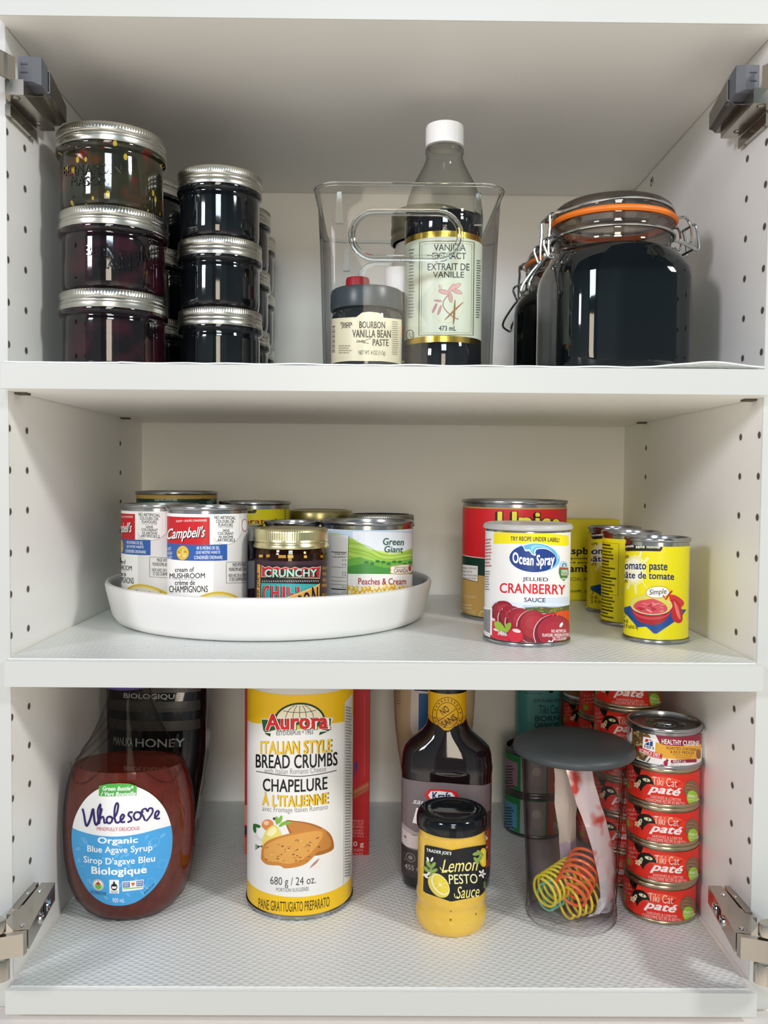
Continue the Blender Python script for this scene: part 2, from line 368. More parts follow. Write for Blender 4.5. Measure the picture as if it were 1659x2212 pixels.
def hinge(s, top):
    X = lambda d: s*(W2-d)
    root = bpy.data.objects.new('hinge', None); COL.objects.link(root); root.parent = cab
    root['label'] = ('steel concealed hinge with grey plastic soft-close damper' if top else 'steel concealed hinge arm with two adjusting screws')
    def hx(m, q, mat):      # q: (d0front,d0back,d1front,d1back, yf, yb, zlo, zhi)
        a, b, c, d, yf, yb, zl, zh = q
        m.hexa([(X(a), yf, zl), (X(c), yf, zl), (X(d), yb, zl), (X(b), yb, zl), (X(a), yf, zh), (X(c), yf, zh), (X(d), yb, zh), (X(b), yb, zh)], mat)
    zc = .3005 if top else -.3258
    if top:
        m = MB(); hx(m, (.0, 0, .004, .004, -.002, .048, .2815, .2895), steel)
        for yy in (.004, .040): m.lathe([(.0001, .0004), (.0018, .0003), (.002, 0)], steel_d, 10, ctr=(X(.003), yy, .2812))
        m.build('mounting_plate', root)
        m = MB()
        prof = [(-.016, .0025), (-.010, .0005), (.040, .0005), (.050, .003), (.050, .014), (-.016, .016)]
        pts = [(yy, d) for yy, d in prof]
        n = len(pts)
        vs_ = [(X(d+.0035), yy, .2905) for yy, d in pts]+[(X(d+.0035), yy, .3015) for yy, d in pts]
        m.add(vs_, [tuple(range(n)), tuple(range(n, 2*n))[::-1]]+[(i, (i+1) % n, n+(i+1) % n, n+i) for i in range(n)], steel)
        for yy, dd in ((-.010, .012), (.036, .010)):
            m.lathe([(.0001, -.0012), (.0022, -.0010), (.0028, 0)], steel_d, 14, ctr=(X(dd), yy, .2905))
        m.build('hinge_arm', root)
        m = MB()                                             # steel shell around the damper
        outl = lambda d0, d1, zl, zh: [(d0, zl), (d1-.005, zl), (d1-.003, zl+.002), (d1, zl+.003), (d1, zh-.002), (d1-.002, zh), (d0, zh)]
        a = outl(.0135, .0305, .2985, .3195); b = outl(.0120, .0245, .2975, .3150)
        n = len(a)
        vs_ = [(X(d), .006, z) for d, z in a]+[(X(d), .057, z) for d, z in b]
        m.add(vs_, [(i, (i+1) % n, n+(i+1) % n, n+i) for i in range(n)]+[tuple(range(n, 2*n))], steel_d)
        ai = outl(.0145, .0298, .2993, .3187)
        m.add([(X(d), .006, z) for d, z in a]+[(X(d), .006, z) for d, z in ai], [(i, (i+1) % n, n+(i+1) % n, n+i) for i in range(n)], chrome)
        m.add([(X(d), .0075, z) for d, z in ai], [tuple(range(n))], black_gap)
        m.build('damper_housing', root, ang=25)
        m = MB(); g = M('grey_plastic', '#5c5e64', .5, bump=.06, scale=700)
        vs_ = []
        for yy, d0, d1, zl, zh in ((-.0085, .0125, .0225, .3035, .3215), (-.0055, .0122, .0285, .3020, .3225), (.012, .0150, .0290, .3000, .3185)):
            vs_ += [(X(d0), yy, zl), (X(d1), yy, zl), (X(d1), yy, zh), (X(d0), yy, zh)]
        m.add(vs_, [(0, 1, 2, 3)]+[(4*i+j, 4*i+(j+1) % 4, 4*i+4+(j+1) % 4, 4*i+4+j) for i in (0, 1) for j in range(4)]+[(8, 9, 10, 11)], g)
        for zz in (.3095, .3155): m.box((min(X(.0145), X(.0195)), -.0092, zz), (max(X(.0145), X(.0195)), -.0082, zz+.0008), M('grey_dark', '#4d4e53', .6))
        m.build('damper', root, ang=20, label='grey plastic damper')
        m = MB()
        m.hexa([(X(.012), -.012, .3010), (X(.009), -.018, .3010), (X(-.0085), -.0425, .3010), (X(-.0065), -.0450, .3010), (X(.012), -.012, .3190), (X(.009), -.018, .3190), (X(-.0085), -.0425, .3190), (X(-.0065), -.0450, .3190)], steel)
        m.build('link_plate', root, smooth=False)
        m = MB(); m.hexa([(X(-.010), -.044, .300), (X(-.012), -.050, .300), (X(-.040), -.066, .300), (X(-.038), -.058, .300), (X(-.010), -.044, .322), (X(-.012), -.050, .322), (X(-.040), -.066, .322), (X(-.038), -.058, .322)], steel_d)
        m.build('door_cup', root, smooth=False)
    else:
        m = MB(); hx(m, (0, 0, .004, .004, -.012, .040, -.334, -.3195), steel)
        m.hexa([(X(.001), -.006, -.3215), (X(.006), -.006, -.3215), (X(.006), .030, -.3215), (X(.001), .030, -.3215), (X(.001), -.006, -.3185), (X(.006), -.006, -.3185), (X(.006), .030, -.3185), (X(.001), .030, -.3185)], steel)
        m.build('mounting_plate', root, smooth=False)
        m = MB()
        # top face with its step, inner face with slot and screws
        top_ = [(.007, .0385), (.0178, .0390), (.0265, -.035), (.0150, -.036), (.004, -.024), (.004, -.004), (.0075, .002)]
        n = len(top_)
        m.add([(X(d), y, -.3190) for d, y in top_]+[(X(d), y, -.3335) for d, y in top_], [tuple(range(n)), tuple(range(n, 2*n))[::-1]]+[(i, (i+1) % n, n+(i+1) % n, n+i) for i in range(n)], steel)
        for (yy, dd) in ((.024, .0115), (.020, .0035), (-.029, .019)): m.lathe([(.002, 0), (.0016, .0008), (.0001, .0010)], chrome, 12, ctr=(X(dd), yy, -.3190))
        m.build('hinge_arm', root, ang=20)
        sl = MB()
        def on_face(y, z, e=.0004):
            d = .0178+(.0265-.0178)*(.0390-y)/.0740; return (X(d+e), y, z)
        def q(y0, y1, z0, z1, mat, e=.0004): sl.add([on_face(y0, z0, e), on_face(y1, z0, e), on_face(y1, z1, e), on_face(y0, z1, e)], [(0, 1, 2, 3)], mat)
        q(.003, .011, -.3315, -.3215, black_gap)
        for i in range(4): q(.026+i*.003, .0268+i*.003, -.3315, -.3215, steel_d)
        sl.build('slot', root, smooth=False, fix=False)
        for yy in (.0165, -.004):
            c = on_face(yy, -.3265, .0); 
            b = MB(); sg = 18; vs_ = []
            for r, e in ((.0045, .0002), (.0042, .0014), (.0024, .0016), (.0020, .0008), (.0001, .0008)):
                vs_ += [(c[0]-s*e, c[1]+r*cos(2*pi*j/sg), c[2]+r*sin(2*pi*j/sg)) for j in range(sg)]
            b.add(vs_, [(i*sg+j, i*sg+(j+1) % sg, (i+1)*sg+(j+1) % sg, (i+1)*sg+j) for i in range(4) for j in range(sg)], chrome)
            for a in (.5, .5+pi/2):
                e_, f_ = cos(a)*.0019, sin(a)*.0019; g_, h_ = -sin(a)*.0005, cos(a)*.0005; x = c[0]-s*.0019
                b.add([(x, c[1]+e_+g_, c[2]+f_+h_), (x, c[1]-e_+g_, c[2]-f_+h_), (x, c[1]-e_-g_, c[2]-f_-h_), (x, c[1]+e_-g_, c[2]+f_-h_)], [(0, 1, 2, 3)], black_gap)
            b.build('adjusting_screw', root, fix=False)
        m = MB(); m.hexa([(X(.0255), -.0365, -.3350), (X(.0250), -.0420, -.3350), (X(.0020), -.050, -.3350), (X(.004), -.044, -.3350), (X(.0255), -.0365, -.3185), (X(.0250), -.0420, -.3185), (X(.0020), -.050, -.3185), (X(.004), -.044, -.3185)], steel)
        m.build('link_plate', root, smooth=False)
        m = MB(); m.hexa([(X(.0040), -.046, -.3355), (X(.0020), -.051, -.3355), (X(-.030), -.062, -.3355), (X(-.030), -.055, -.3355), (X(.0040), -.046, -.3180), (X(.0020), -.051, -.3180), (X(-.030), -.062, -.3180), (X(-.030), -.055, -.3180)], steel_d)
        cup = [(X(-.010)-0, 0)]
        m.build('link_arm', root, smooth=False)
        m = MB(); m.box((min(X(-.002), X(-.006)), -.045, -.345), (max(X(-.002), X(-.006)), -.039, -.310), steel)
        for zl, zh, rr in ((-.317, -.308, .0165), (-.352, -.337, .019)):
            m.lathe([(.0001, zh), (rr*.96, zh), (rr, zh-.0015), (rr, zl)], steel, 24, 1., .45, ctr=(X(-.004), -.042, 0))
        m.build('door_cup', root)
for s_ in (-1, 1):
    hinge(s_, True); hinge(s_, False)

lower = MB(); lower.box((-W2-.018, -.0175, -.62), (W2+.018, .36, Z3B-.0075), M('white_drawer_front', '#efe9e4', .4), .001)
tag(lower.build('lower_cabinet', smooth=False), 'white cabinet box directly beneath the bottom panel of the open pantry', 'cabinet')

def shelf(zt, zb, yf, w, label):
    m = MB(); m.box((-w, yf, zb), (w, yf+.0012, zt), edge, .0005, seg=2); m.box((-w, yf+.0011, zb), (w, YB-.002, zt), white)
    o = m.build('shelf', smooth=False); return tag(o, label, 'shelf', 'adjustable shelves of the pantry')
shelf(Z0B+.0192, Z0B, -.0165, W2-.0008, 'topmost white shelf board, above the jar stacks with nothing visible on it')
shelf(Z1, Z1B, -.0168, W2-.0008, 'white shelf board carrying the dark jars and the clear bin')
shelf(Z2, Z2B, -.0168, W2-.0016, 'white shelf board carrying the turntable of cans')

# bubbled clear liner sheets
def liner_mat():
    m = M('ribbed_clear_liner', '#e5e8e6', .30, vary=.05); n = m.node_tree.nodes; L = m.node_tree.links; b = n['Principled BSDF']
    t = n.new('ShaderNodeTexCoord'); mpn = n.new('ShaderNodeMapping'); mpn.inputs['Rotation'].default_value = (0, 0, .62); mpn.inputs['Scale'].default_value = (175, 215, 1)
    v = n.new('ShaderNodeTexVoronoi'); v.inputs['Randomness'].default_value = 0.06; v.inputs['Scale'].default_value = 1.; v.voronoi_dimensions = '2D'
    L.new(t.outputs['Object'], mpn.inputs[0]); L.new(mpn.outputs[0], v.inputs['Vector'])
    r = n.new('ShaderNodeMapRange'); r.interpolation_type = 'SMOOTHSTEP'; r.inputs[1].default_value = .10; r.inputs[2].default_value = .46; r.inputs[3].default_value = 1; r.inputs[4].default_value = 0
    L.new(v.outputs['Distance'], r.inputs[0])
    u = n.new('ShaderNodeBump'); u.inputs['Strength'].default_value = .32; u.inputs['Distance'].default_value = .0011
    L.new(r.outputs[0], u.inputs['Height']); L.new(u.outputs[0], b.inputs['Normal']); return m
LM = liner_mat()
def liner(z, yf, lift, label):
    nx, ny = 150, 24; vs_ = []; x0, x1 = -W2+.003, W2-.006
    for k in (0, 1):
        for j in range(ny+1):
            for i in range(nx+1):
                x = x0+(x1-x0)*i/nx; y = yf+(YB-.006-yf)*(j/ny)**1.6
                w = 0
                if lift:
                    f = max(0, 1-j/5.)
                    w = lift*f*math.exp(-((x-.240)/.034)**2)+.0007*f*abs(sin(x*70)*sin(x*43+1))*(1 if x > -.2 else .3)
                vs_.append((x, y, z+.0002+w+k*(LT-.0002)))
    A = (nx+1)*(ny+1); q = lambda k, j, i: k*A+j*(nx+1)+i
    fs = [(q(1, j, i), q(1, j, i+1), q(1, j+1, i+1), q(1, j+1, i)) for j in range(ny) for i in range(nx)]
    fs += [(q(0, j, i), q(0, j+1, i), q(0, j+1, i+1), q(0, j, i+1)) for j in range(ny) for i in range(nx)]
    fs += [(q(0, 0, i), q(0, 0, i+1), q(1, 0, i+1), q(1, 0, i)) for i in range(nx)]
    fs += [(q(0, ny, i), q(1, ny, i), q(1, ny, i+1), q(0, ny, i+1)) for i in range(nx)]
    fs += [(q(0, j, 0), q(1, j, 0), q(1, j+1, 0), q(0, j+1, 0)) for j in range(ny)]+[(q(0, j, nx), q(0, j+1, nx), q(1, j+1, nx), q(1, j, nx)) for j in range(ny)]
    m = MB(); m.add(vs_, fs, LM); o = m.build('shelf_liner', ang=50); return tag(o, label, 'shelf liner', 'dimpled liners on the shelves')
liner(Z1, -.0145, .0042, 'clear dimpled liner curling up at the shelf edge beside the large dark swing-top jar')
liner(Z2, -.0115, 0, 'clear dimpled liner under the turntable and the yellow cans')
liner(Z3, -.0130, 0, 'clear dimpled liner on the cabinet bottom under the syrup and pesto')

# ================================================================ upper compartment: mason jars
band_m = M('satin_tin_band', '#c9c8bf', .27, 1., scale=40, vary=.08)
lid_m = M('tin_lid_disc', '#b9b8ae', .35, 1.)
def jam(name, col, kind=0):
    m = M(name, col, .07, coat=1., bump=.25, scale=55, vary=.03); n = m.node_tree.nodes; L = m.node_tree.links; b = n['Principled BSDF']
    b.inputs['Coat Roughness'].default_value = .05
    t = n.new('ShaderNodeTexCoord')
    q = n.new('ShaderNodeTexNoise'); q.inputs['Scale'].default_value = 45 if kind else 30; L.new(t.outputs['Object'], q.inputs['Vector'])
    r = n.new('ShaderNodeValToRGB'); L.new(q.outputs['Fac'], r.inputs[0]); e = r.color_ramp
    if kind == 0:
        e.elements[0].position = .45; e.elements[0].color = (*lin(col), 1); e.elements[1].position = .8; e.elements[1].color = (*[min(1, x*2.4) for x in lin(col)], 1)
        L.new(r.outputs[0], b.inputs['Base Color'])
    elif kind == 1:
        e.elements[0].position = .48; e.elements[0].color = (*lin(col), 1); e.elements[1].position = .66; e.elements[1].color = (*lin('#30101a'), 1)
        L.new(r.outputs[0], b.inputs['Base Color'])
    else:                                                     # pickled peppers: seeds and red scraps in dark brine
        e.elements[0].position = .40; e.elements[0].color = (*lin('#22231c'), 1); e.elements[1].position = .74; e.elements[1].color = (*lin('#4a2a16'), 1)
        x = e.elements.new(.60); x.color = (*lin('#2c2a1a'), 1)
        q2 = n.new('ShaderNodeTexNoise'); q2.inputs['Scale'].default_value = 52; q2.noise_dimensions = '4D'; q2.inputs['W'].default_value = 3.3; L.new(t.outputs['Object'], q2.inputs['Vector'])
        r2 = n.new('ShaderNodeMapRange'); r2.inputs[1].default_value = .60; r2.inputs[2].default_value = .68; L.new(q2.outputs['Fac'], r2.inputs[0])
        m1 = n.new('ShaderNodeMixRGB'); m1.inputs[2].default_value = (*lin('#5e1a14'), 1); L.new(r2.outputs[0], m1.inputs[0]); L.new(r.outputs[0], m1.inputs[1])
        v = n.new('ShaderNodeTexVoronoi'); v.inputs['Scale'].default_value = 165; mq = n.new('ShaderNodeMapping'); mq.inputs['Scale'].default_value = (1, 1, .62); mq.inputs['Rotation'].default_value = (.4, .3, 0); L.new(t.outputs['Object'], mq.inputs[0]); L.new(mq.outputs[0], v.inputs['Vector'])
        lt = n.new('ShaderNodeMath'); lt.operation = 'LESS_THAN'; lt.inputs[1].default_value = .27; L.new(v.outputs['Distance'], lt.inputs[0])
        sc = n.new('ShaderNodeSeparateColor'); L.new(v.outputs['Color'], sc.inputs[0])
        gt = n.new('ShaderNodeMath'); gt.operation = 'GREATER_THAN'; gt.inputs[1].default_value = .72; L.new(sc.outputs[0], gt.inputs[0])
        mu = n.new('ShaderNodeMath'); mu.operation = 'MULTIPLY'; L.new(lt.outputs[0], mu.inputs[0]); L.new(gt.outputs[0], mu.inputs[1])
        m2 = n.new('ShaderNodeMixRGB'); m2.inputs[2].default_value = (*lin('#a8942a'), 1); L.new(mu.outputs[0], m2.inputs[0]); L.new(m1.outputs[0], m2.inputs[1])
        L.new(m2.outputs[0], b.inputs['Base Color'])
    return m
jam_dark = jam('blackcurrant_jam', '#0a0d10'); jam_red = jam('dark_red_jam', '#110a0d', 1); jam_pep = jam('pepper_relish', '#20211a', 2)
glass_rim = M('dark_glass_bead', '#0c0f12', .05, coat=1.)
def mason(R, h, body, label, loc, emboss=False, rot=0., group=None):
    t = thing('mason_jar', label, 'jar', loc, rot, group)
    bh = .0148                                                # band height
    zb = h-bh; rb = R*.936
    m = MB()
    prof = [(.0002, .0015), (rb*.80, .0012), (rb*.86, 0), (rb*.94, .0008), (rb*.985, .004), (rb, .010), (rb, zb-.010), (rb*1.0, zb-.0075), (rb*.985, zb-.006), (rb*.99, zb-.005),
            (R*.985, zb-.0038), (R*1.004, zb-.0020), (R*1.0, zb-.0004), (R*.94, zb+.0008), (R*.92, zb+.002)]
    m.lathe(prof, body, 72); m.build('jar_body', t, ang=50)
    if emboss:
        A = Art(1., 0, 0, rb)
        A.text('BERNARDIN', -25, -34.5, 25, -26.5, body, .012, arc=-3.0)
        A.text('MASON', -16, -24.0, 16, -16.5, body, .012, arc=-1.6)
        o = A.done('embossed_lettering', t, None, off=.0007)
        md = o.modifiers.new('relief', 'SOLIDIFY'); md.thickness = .0009; md.offset = -1
    b = MB(); N = 116
    pr = [(R*.965, zb-.0002), (R*.995, zb), (R, zb+.0007), (R, zb+.0040), (R*.984, zb+.0048), (R*.990, zb+.0055), (R*.988, zb+.0068), (R*.975, zb+.0076), (R*.988, zb+.0084), (R*.99, zb+.0102),
          (R*.992, zb+.0105), (R*.992, zb+.0138), (R*.975, zb+bh-.0002), (R*.955, zb+bh), (R*.86, zb+bh), (R*.85, zb+bh-.0008)]
    b.lathe(pr, band_m, N*3, mod=lambda i, a: 1-.011*max(0, sin(a*N)) if i in (10, 11) else 1.)
    b.build('screw_band', t, ang=40)
    d = MB(); d.lathe([(.0001, h-.0012), (R*.6, h-.0010), (R*.62, h-.0006), (R*.852, h-.0009)], lid_m, 48); d.build('lid', t)
    return t
GJ = 'jam jars stacked on the upper shelf'
HW, HN = .0655, .0587
xa, ya = -.2305, .080; fa = facing((xa, ya))
A0 = mason(.0445, HW, jam_red, 'wide dark red jam jar at the bottom of the front left stack', (xa, ya, S1), rot=fa, group=GJ)
mason(.0445, HW, jam_red, 'wide dark jam jar with raised letters, middle of the front left stack', (xa-.0003, ya+.0005, S1+HW), True, fa+.1, GJ)
mason(.0445, HW, jam_pep, 'wide jar of seedy pepper relish on top of the front left stack', (xa-.0012, ya, S1+2*HW), True, fa-.45, GJ)
C0 = mason(.0445, HW, jam_dark, 'wide black jam jar at the bottom of the stack behind the relish jar', (-.2395, .193, S1), group=GJ)
dup(C0, (-.2393, .193, S1+HW), 'wide black jam jar in the middle of the stack behind the relish jar', 1.)
dup(C0, (-.2398, .194, S1+2*HW), 'wide black jam jar, top of the stack peeking out behind the relish jar', 2.)
xb, yb_ = -.1456, .107
B0 = mason(.0365, HN, jam_dark, 'narrower black jam jar at the bottom of the second stack from the left', (xb, yb_, S1), group=GJ)
for k, w in ((1, 'in the middle'), (2, 'on top')):
    dup(B0, (xb-.0004*k, yb_+.0004*k, S1+k*HN), 'narrower black jam jar %s of the second stack from the left' % w, k*1.3)
for (x, y, wh) in ((-.1515, .207, 'directly behind the second stack'), (-.158, .302, 'at the back wall')):
    for k, w in ((0, 'bottom'), (1, 'middle'), (2, 'top')):
        dup(B0, (x+.0003*k, y, S1+k*HN), 'black jam jar, %s one of the partly hidden stack %s' % (w, wh), .7+k+x*9)

# ---------------------------------------------------------------- clear bin
clear = thin('clear_acrylic', '#ffffff', '#1c1f20', .008, .03, .5, 7.)
clear_rim = M('clear_acrylic_edge', '#f2f5f4', .04, trans=1., ior=1.3)
def rrect(cx, cy, hx, hy, r, z, n=7):
    out = []
    for k, (sx, sy) in enumerate(((1, 1), (-1, 1), (-1, -1), (1, -1))):
        for i in range(n+1):
            a = k*pi/2+pi/2*i/n; out.append((cx+sx*(hx-r)+r*cos(a), cy+sy*(hy-r)+r*sin(a), z))
    return out
BX, BY, BZ = .0172, .117, S1
bin_ = thing('storage_bin', 'clear plastic bin with cut-out handle holding the vanilla bottle and small jars', 'bin', (BX, BY, BZ))
lv = [(.0675, .076, .012, .0), (.0690, .0775, .013, .003), (.0720, .0805, .016, .10), (.0740, .0825, .018, .138), (.0748, .0835, .018, .143), (.0765, .0850, .019, .1468), (.0768, .0853, .019, .1480), (.0760, .0845, .019, .1488)]
inn = [(.0735, .082, .0165, .1475), (.0715, .080, .0165, .137), (.0697, .0782, .0145, .10), (.0668, .0753, .012, .004)]
rings = [rrect(0, 0, a, b, r, z) for a, b, r, z in lv]+[rrect(0, 0, a, b, r, z) for a, b, r, z in inn]
n = len(rings[0]); m = MB()
m.add([p for r in rings for p in r], [(i*n+j, i*n+(j+1) % n, (i+1)*n+(j+1) % n, (i+1)*n+j) for i in range(len(rings)-1) for j in range(n)]+[tuple(range(n)), tuple((len(rings)-1)*n+j for j in range(n))[::-1]], clear)
wall = m.build('bin_wall', bin_, ang=30)
def stadium(hw, hh, z, cx=0., n=12):
    out = []
    for i in range(n+1): a = -pi/2+pi*i/n; out.append((cx+hw-hh+hh*cos(a), z+hh*sin(a)))
    for i in range(n+1): a = pi/2+pi*i/n; out.append((cx-hw+hh+hh*cos(a), z+hh*sin(a)))
    return out
cut = MB(); hz = .109; hxx = -.0028
cut.prism(stadium(.0405, .0150, hz, hxx), -.12, -.05, clear); cut.prism(stadium(.0405, .0150, hz), .05, .12, clear)
co = cut.build('cutter', bin_, smooth=False)
bo = wall.modifiers.new('hole', 'BOOLEAN'); bo.object = co; bo.solver = 'EXACT'; bo.operation = 'DIFFERENCE'
bpy.context.view_layer.update(); dg = bpy.context.evaluated_depsgraph_get()
nm = bpy.data.meshes.new_from_object(wall.evaluated_get(dg)); wall.modifiers.clear(); wall.data = nm
nm.shade_smooth(); nm.set_sharp_from_angle(angle=radians(30))
bpy.data.objects.remove(co)
def yw(z, sgn): return sgn*(.0755+.0075*min(1, max(0, z/.14)))
for sgn, cx in ((-1, hxx), (1, 0.)):
    r = MB(); pts = [(x, yw(z, sgn)-sgn*.0005, z) for x, z in stadium(.0422, .0166, hz, cx)]
    r.tube(pts, .0016, clear_rim, 8, True)
    pts = [(x, yw(z, sgn)-sgn*.0012, z) for x, z in stadium(.0450, .0195, hz, cx)]
    r.tube(pts, .0011, clear_rim, 6, True)
    r.build('handle_rim', bin_, fix=False)
r = MB(); r.tube(rrect(0, 0, .0758, .0843, .019, .1478), .0015, clear_rim, 8, True); r.build('rim', bin_, fix=False)
r = MB(); r.tube(rrect(0, 0, .0680, .0765, .0125, .0016), .0014, clear_rim, 8, True); r.build('base_edge', bin_, fix=False)
for x in (-.0560, .0545):
    for sgn in (-1, 1):
        m = MB(); y0 = yw(.13, sgn)
        m.hexa([(x-.0032, y0-sgn*.001, .118), (x+.0032, y0-sgn*.001, .118), (x+.0032, y0-sgn*.006, .118), (x-.0032, y0-sgn*.006, .118), (x-.0018, y0, .142), (x+.0018, y0, .142), (x+.0018, y0-sgn*.0035, .142), (x-.0018, y0-sgn*.0035, .142)], clear_rim)
        m.build('stacking_rib', bin_, smooth=False)
BF = S1+.0045                                    # inside floor of the bin

# ---------------------------------------------------------------- bottles and jars in the bin
gold = M('gold_foil', '#c9a94e', .22, 1., scale=30)
clear_glass = thin('clear_bottle_glass', '#f6f7f4', '#777c76', .02, .02, .5, 3.)
loc = (.0485, .094, BF)
t = thing('vanilla_bottle', 'tall vanilla extract bottle with white cap and pale green label in the clear bin', 'bottle', loc, facing(loc))
R = .0335
m = MB(); m.lathe([(.0002, .001), (R*.9, .0008), (R*.98, .003), (R, .007), (R, .024), (R*.985, .0255), (R*.985, .114), (R, .116), (R, .131), (R*.985, .1335), (.0001, .1335)], M('dark_extract', '#15161a', .05, coat=1.), 72)
m.build('vanilla_extract', t, ang=40)
m = MB(); m.lathe([(R*1.001, .131), (R*1.0, .136), (R*.97, .142), (R*.90, .152), (R*.78, .163), (R*.64, .172), (R*.53, .179), (R*.475, .184), (R*.46, .189), (R*.49, .1895), (R*.49, .1925), (R*.43, .1935), (R*.43, .200)], clear_glass, 72, mod=lambda i, a: 1+.018*cos(a*8)*(1 if 2 <= i <= 6 else 0))
m.build('bottle_neck', t, ang=60)
m = MB(); m.lathe([(.0140, .1945), (.0162, .1950), (.0164, .199), (.0163, .2105), (.0158, .2122), (.0145, .2128), (.0001, .2129)], M('white_cap', '#ecebea', .4), 120, mod=lambda i, a: 1-.012*(sin(a*40) > 0) if i in (2, 3) else 1)
m.build('cap', t, ang=30)
A = Art(2.64, 956, 805.5, R-.0003, -.17)
A.uv(-.098, .0245, .098, .1155, '#cdd6c2', 0)
A.g.append(([(-.098, .1105), (.098, .1105), (.098, .1155), (-.098, .1155)], [(0, 1, 2, 3)], gold, 1)); A.g.append(([(-.098, .0245), (.098, .0245), (.098, .0295), (-.098, .0295)], [(0, 1, 2, 3)], gold, 1))
A.frame(904, 524, 1023, 727, 2.2, '#6b6a45', 2); A.frame(909, 529, 1018, 722, 1.0, '#8d8754', 2)
K = '#23241f'
A.texts([('VANILLA', 935, 530, 1004, 544), ('EXTRACT', 932, 548, 1005, 562), ('EXTRAIT DE', 922, 571, 1013, 586), ('VANILLE', 934, 589, 1001, 602)], K, .004)
A.text('473 mL', 948, 706, 985, 717, K, .012)
A.ell(965, 657, 37, 43, '#d8cf9c', 2); A.ell(965, 657, 35.6, 41.6, '#cdd6c2', 3)
for (cx, cy, a, ln, w_, c_) in ((974, 625, -.9, 22, 7, '#cfa7a2'), (984, 621, -.5, 24, 8, '#d3aca4'), (986, 632, .35, 24, 8, '#cda39c'), (958, 633, .25, 24, 9, '#cb9d98'), (972, 645, 1.4, 22, 8, '#c99d97'), (950, 623, -1.9, 10, 4, '#d9bcb4'), (945, 652, .1, 17, 3, '#c48f93'), (938, 668, 2.0, 22, 4, '#c07f86'), (949, 672, 1.9, 22, 4, '#c58a8e')):
    A.ell(cx, cy, ln/2+.8, w_/2+.8, '#8f6b67', 3, a, 16); A.ell(cx, cy, ln/2, w_/2, c_, 4, a, 16)
A.line([(967, 640), (958, 652), (957, 664), (966, 677), (980, 688), (990, 692)], 2.6, '#a5786f', 3, sm=True)
A.line([(982, 650), (981, 670), (980, 690), (979, 704)], 4.5, '#8c6a3a', 5, taper=True, sm=True); A.line([(1000, 655), (986, 668), (972, 682), (960, 694)], 4.5, '#9a7442', 5, taper=True, sm=True)
A.text('U', 883, 720, 890, 732, K, .01, l=3); A.line([(884+9*cos(a), 726+11*sin(a)) for a in [2*pi*i/20 for i in range(20)]], 1.6, K, 3, True)
A.micro(880, 535, 893, 690, 22, '#7d8477', seed=3); A.micro(1029, 560, 1039, 690, 24, '#70756a', seed=4)
A.done('label', t, None)

loc = (-.0170, .0835, BF)
t = thing('vanilla_paste_jar', 'squat jar of vanilla bean paste with dark lid and cream label, in the clear bin', 'jar', loc, facing(loc)); R = .0300
m = MB(); m.lathe([(.0002, .0008), (R*.93, .0006), (R*.99, .003), (R, .006), (R, .046), (R*.97, .0500), (R*.90, .0535), (R*.90, .058)], M('dark_paste_glass', '#262b2d', .07, coat=1.), 64); m.build('jar_body', t, ang=50)
m = MB(); m.lathe([(R*.96, .0522), (R*1.02, .0525), (R*1.03, .054), (R*1.03, .0655), (R*1.01, .0685), (R*.96, .0698), (.0001, .0698)], M('slate_plastic_lid', '#3b4549', .32, bump=.01), 72); m.build('lid', t)
A = Art(2.668, 793, 802, R, -.14)
A.poly([(713, 690), (770, 688), (783, 678), (800, 676), (820, 678), (829, 688), (873, 690), (873, 783), (713, 783)], '#ece4c4', 0)
A.uv(-.085, .0075, .085, .0418, '#ece4c4', -1)
A.texts([('BOURBON', 777, 697, 833, 712), ('VANILLA BEAN', 762, 715, 846, 732), ('PASTE', 806, 735, 841, 750)], '#4b473b', .022)
A.texts([('TRADER', 735, 699, 762, 706), ('JOE\'S', 738, 706, 757, 713)], '#3a362d', .022)
A.text('NET WT. 4 OZ (113g)', 776, 760, 834, 772, '#4b473b', .0)
A.line([(770, 742), (782, 741), (796, 736), (803, 733)], 1.4, '#6b6350', 3, sm=True); A.line([(772, 738), (784, 742), (798, 745)], 1.4, '#6b6350', 3, sm=True); A.ell(786, 741, 5, 3, '#8d8468', 4, .5)
for i in range(17): A.rect(716, 706+i*3.6, 723, 706+i*3.6+(1.2 if i % 3 else 2.2), '#5b564a', 3)
A.micro(732, 748, 762, 768, 4, '#a49c80', seed=5); A.micro(849, 694, 864, 770, 16, '#a49c80', seed=6)
A.done('label', t, None)

loc = (.0385, .1655, BF)
t = thing('khaki_lidded_jar', 'tall jar with khaki metal screw lid behind the vanilla bottle, seen through the handle hole', 'jar', loc); R = .0335
m = MB(); m.lathe([(.0002, .0008), (R*.97, .001), (R, .006), (R, .112), (R*.94, .122), (R*.90, .130)], M('frosted_jar_glass', '#b3afa2', .2, coat=.6), 48); m.build('jar_body', t, ang=50)
m = MB(); m.lathe([(R*.98, .131), (R*1.03, .1315), (R*1.03, .136), (R, .1375), (R*1.0, .139), (R*1.03, .1405), (R*1.03, .145), (R*1.01, .147), (R*1.02, .157), (R*.98, .160), (.0001, .160)], M('khaki_tin_lid', '#8b8770', .35, .8), 64); m.build('lid', t)

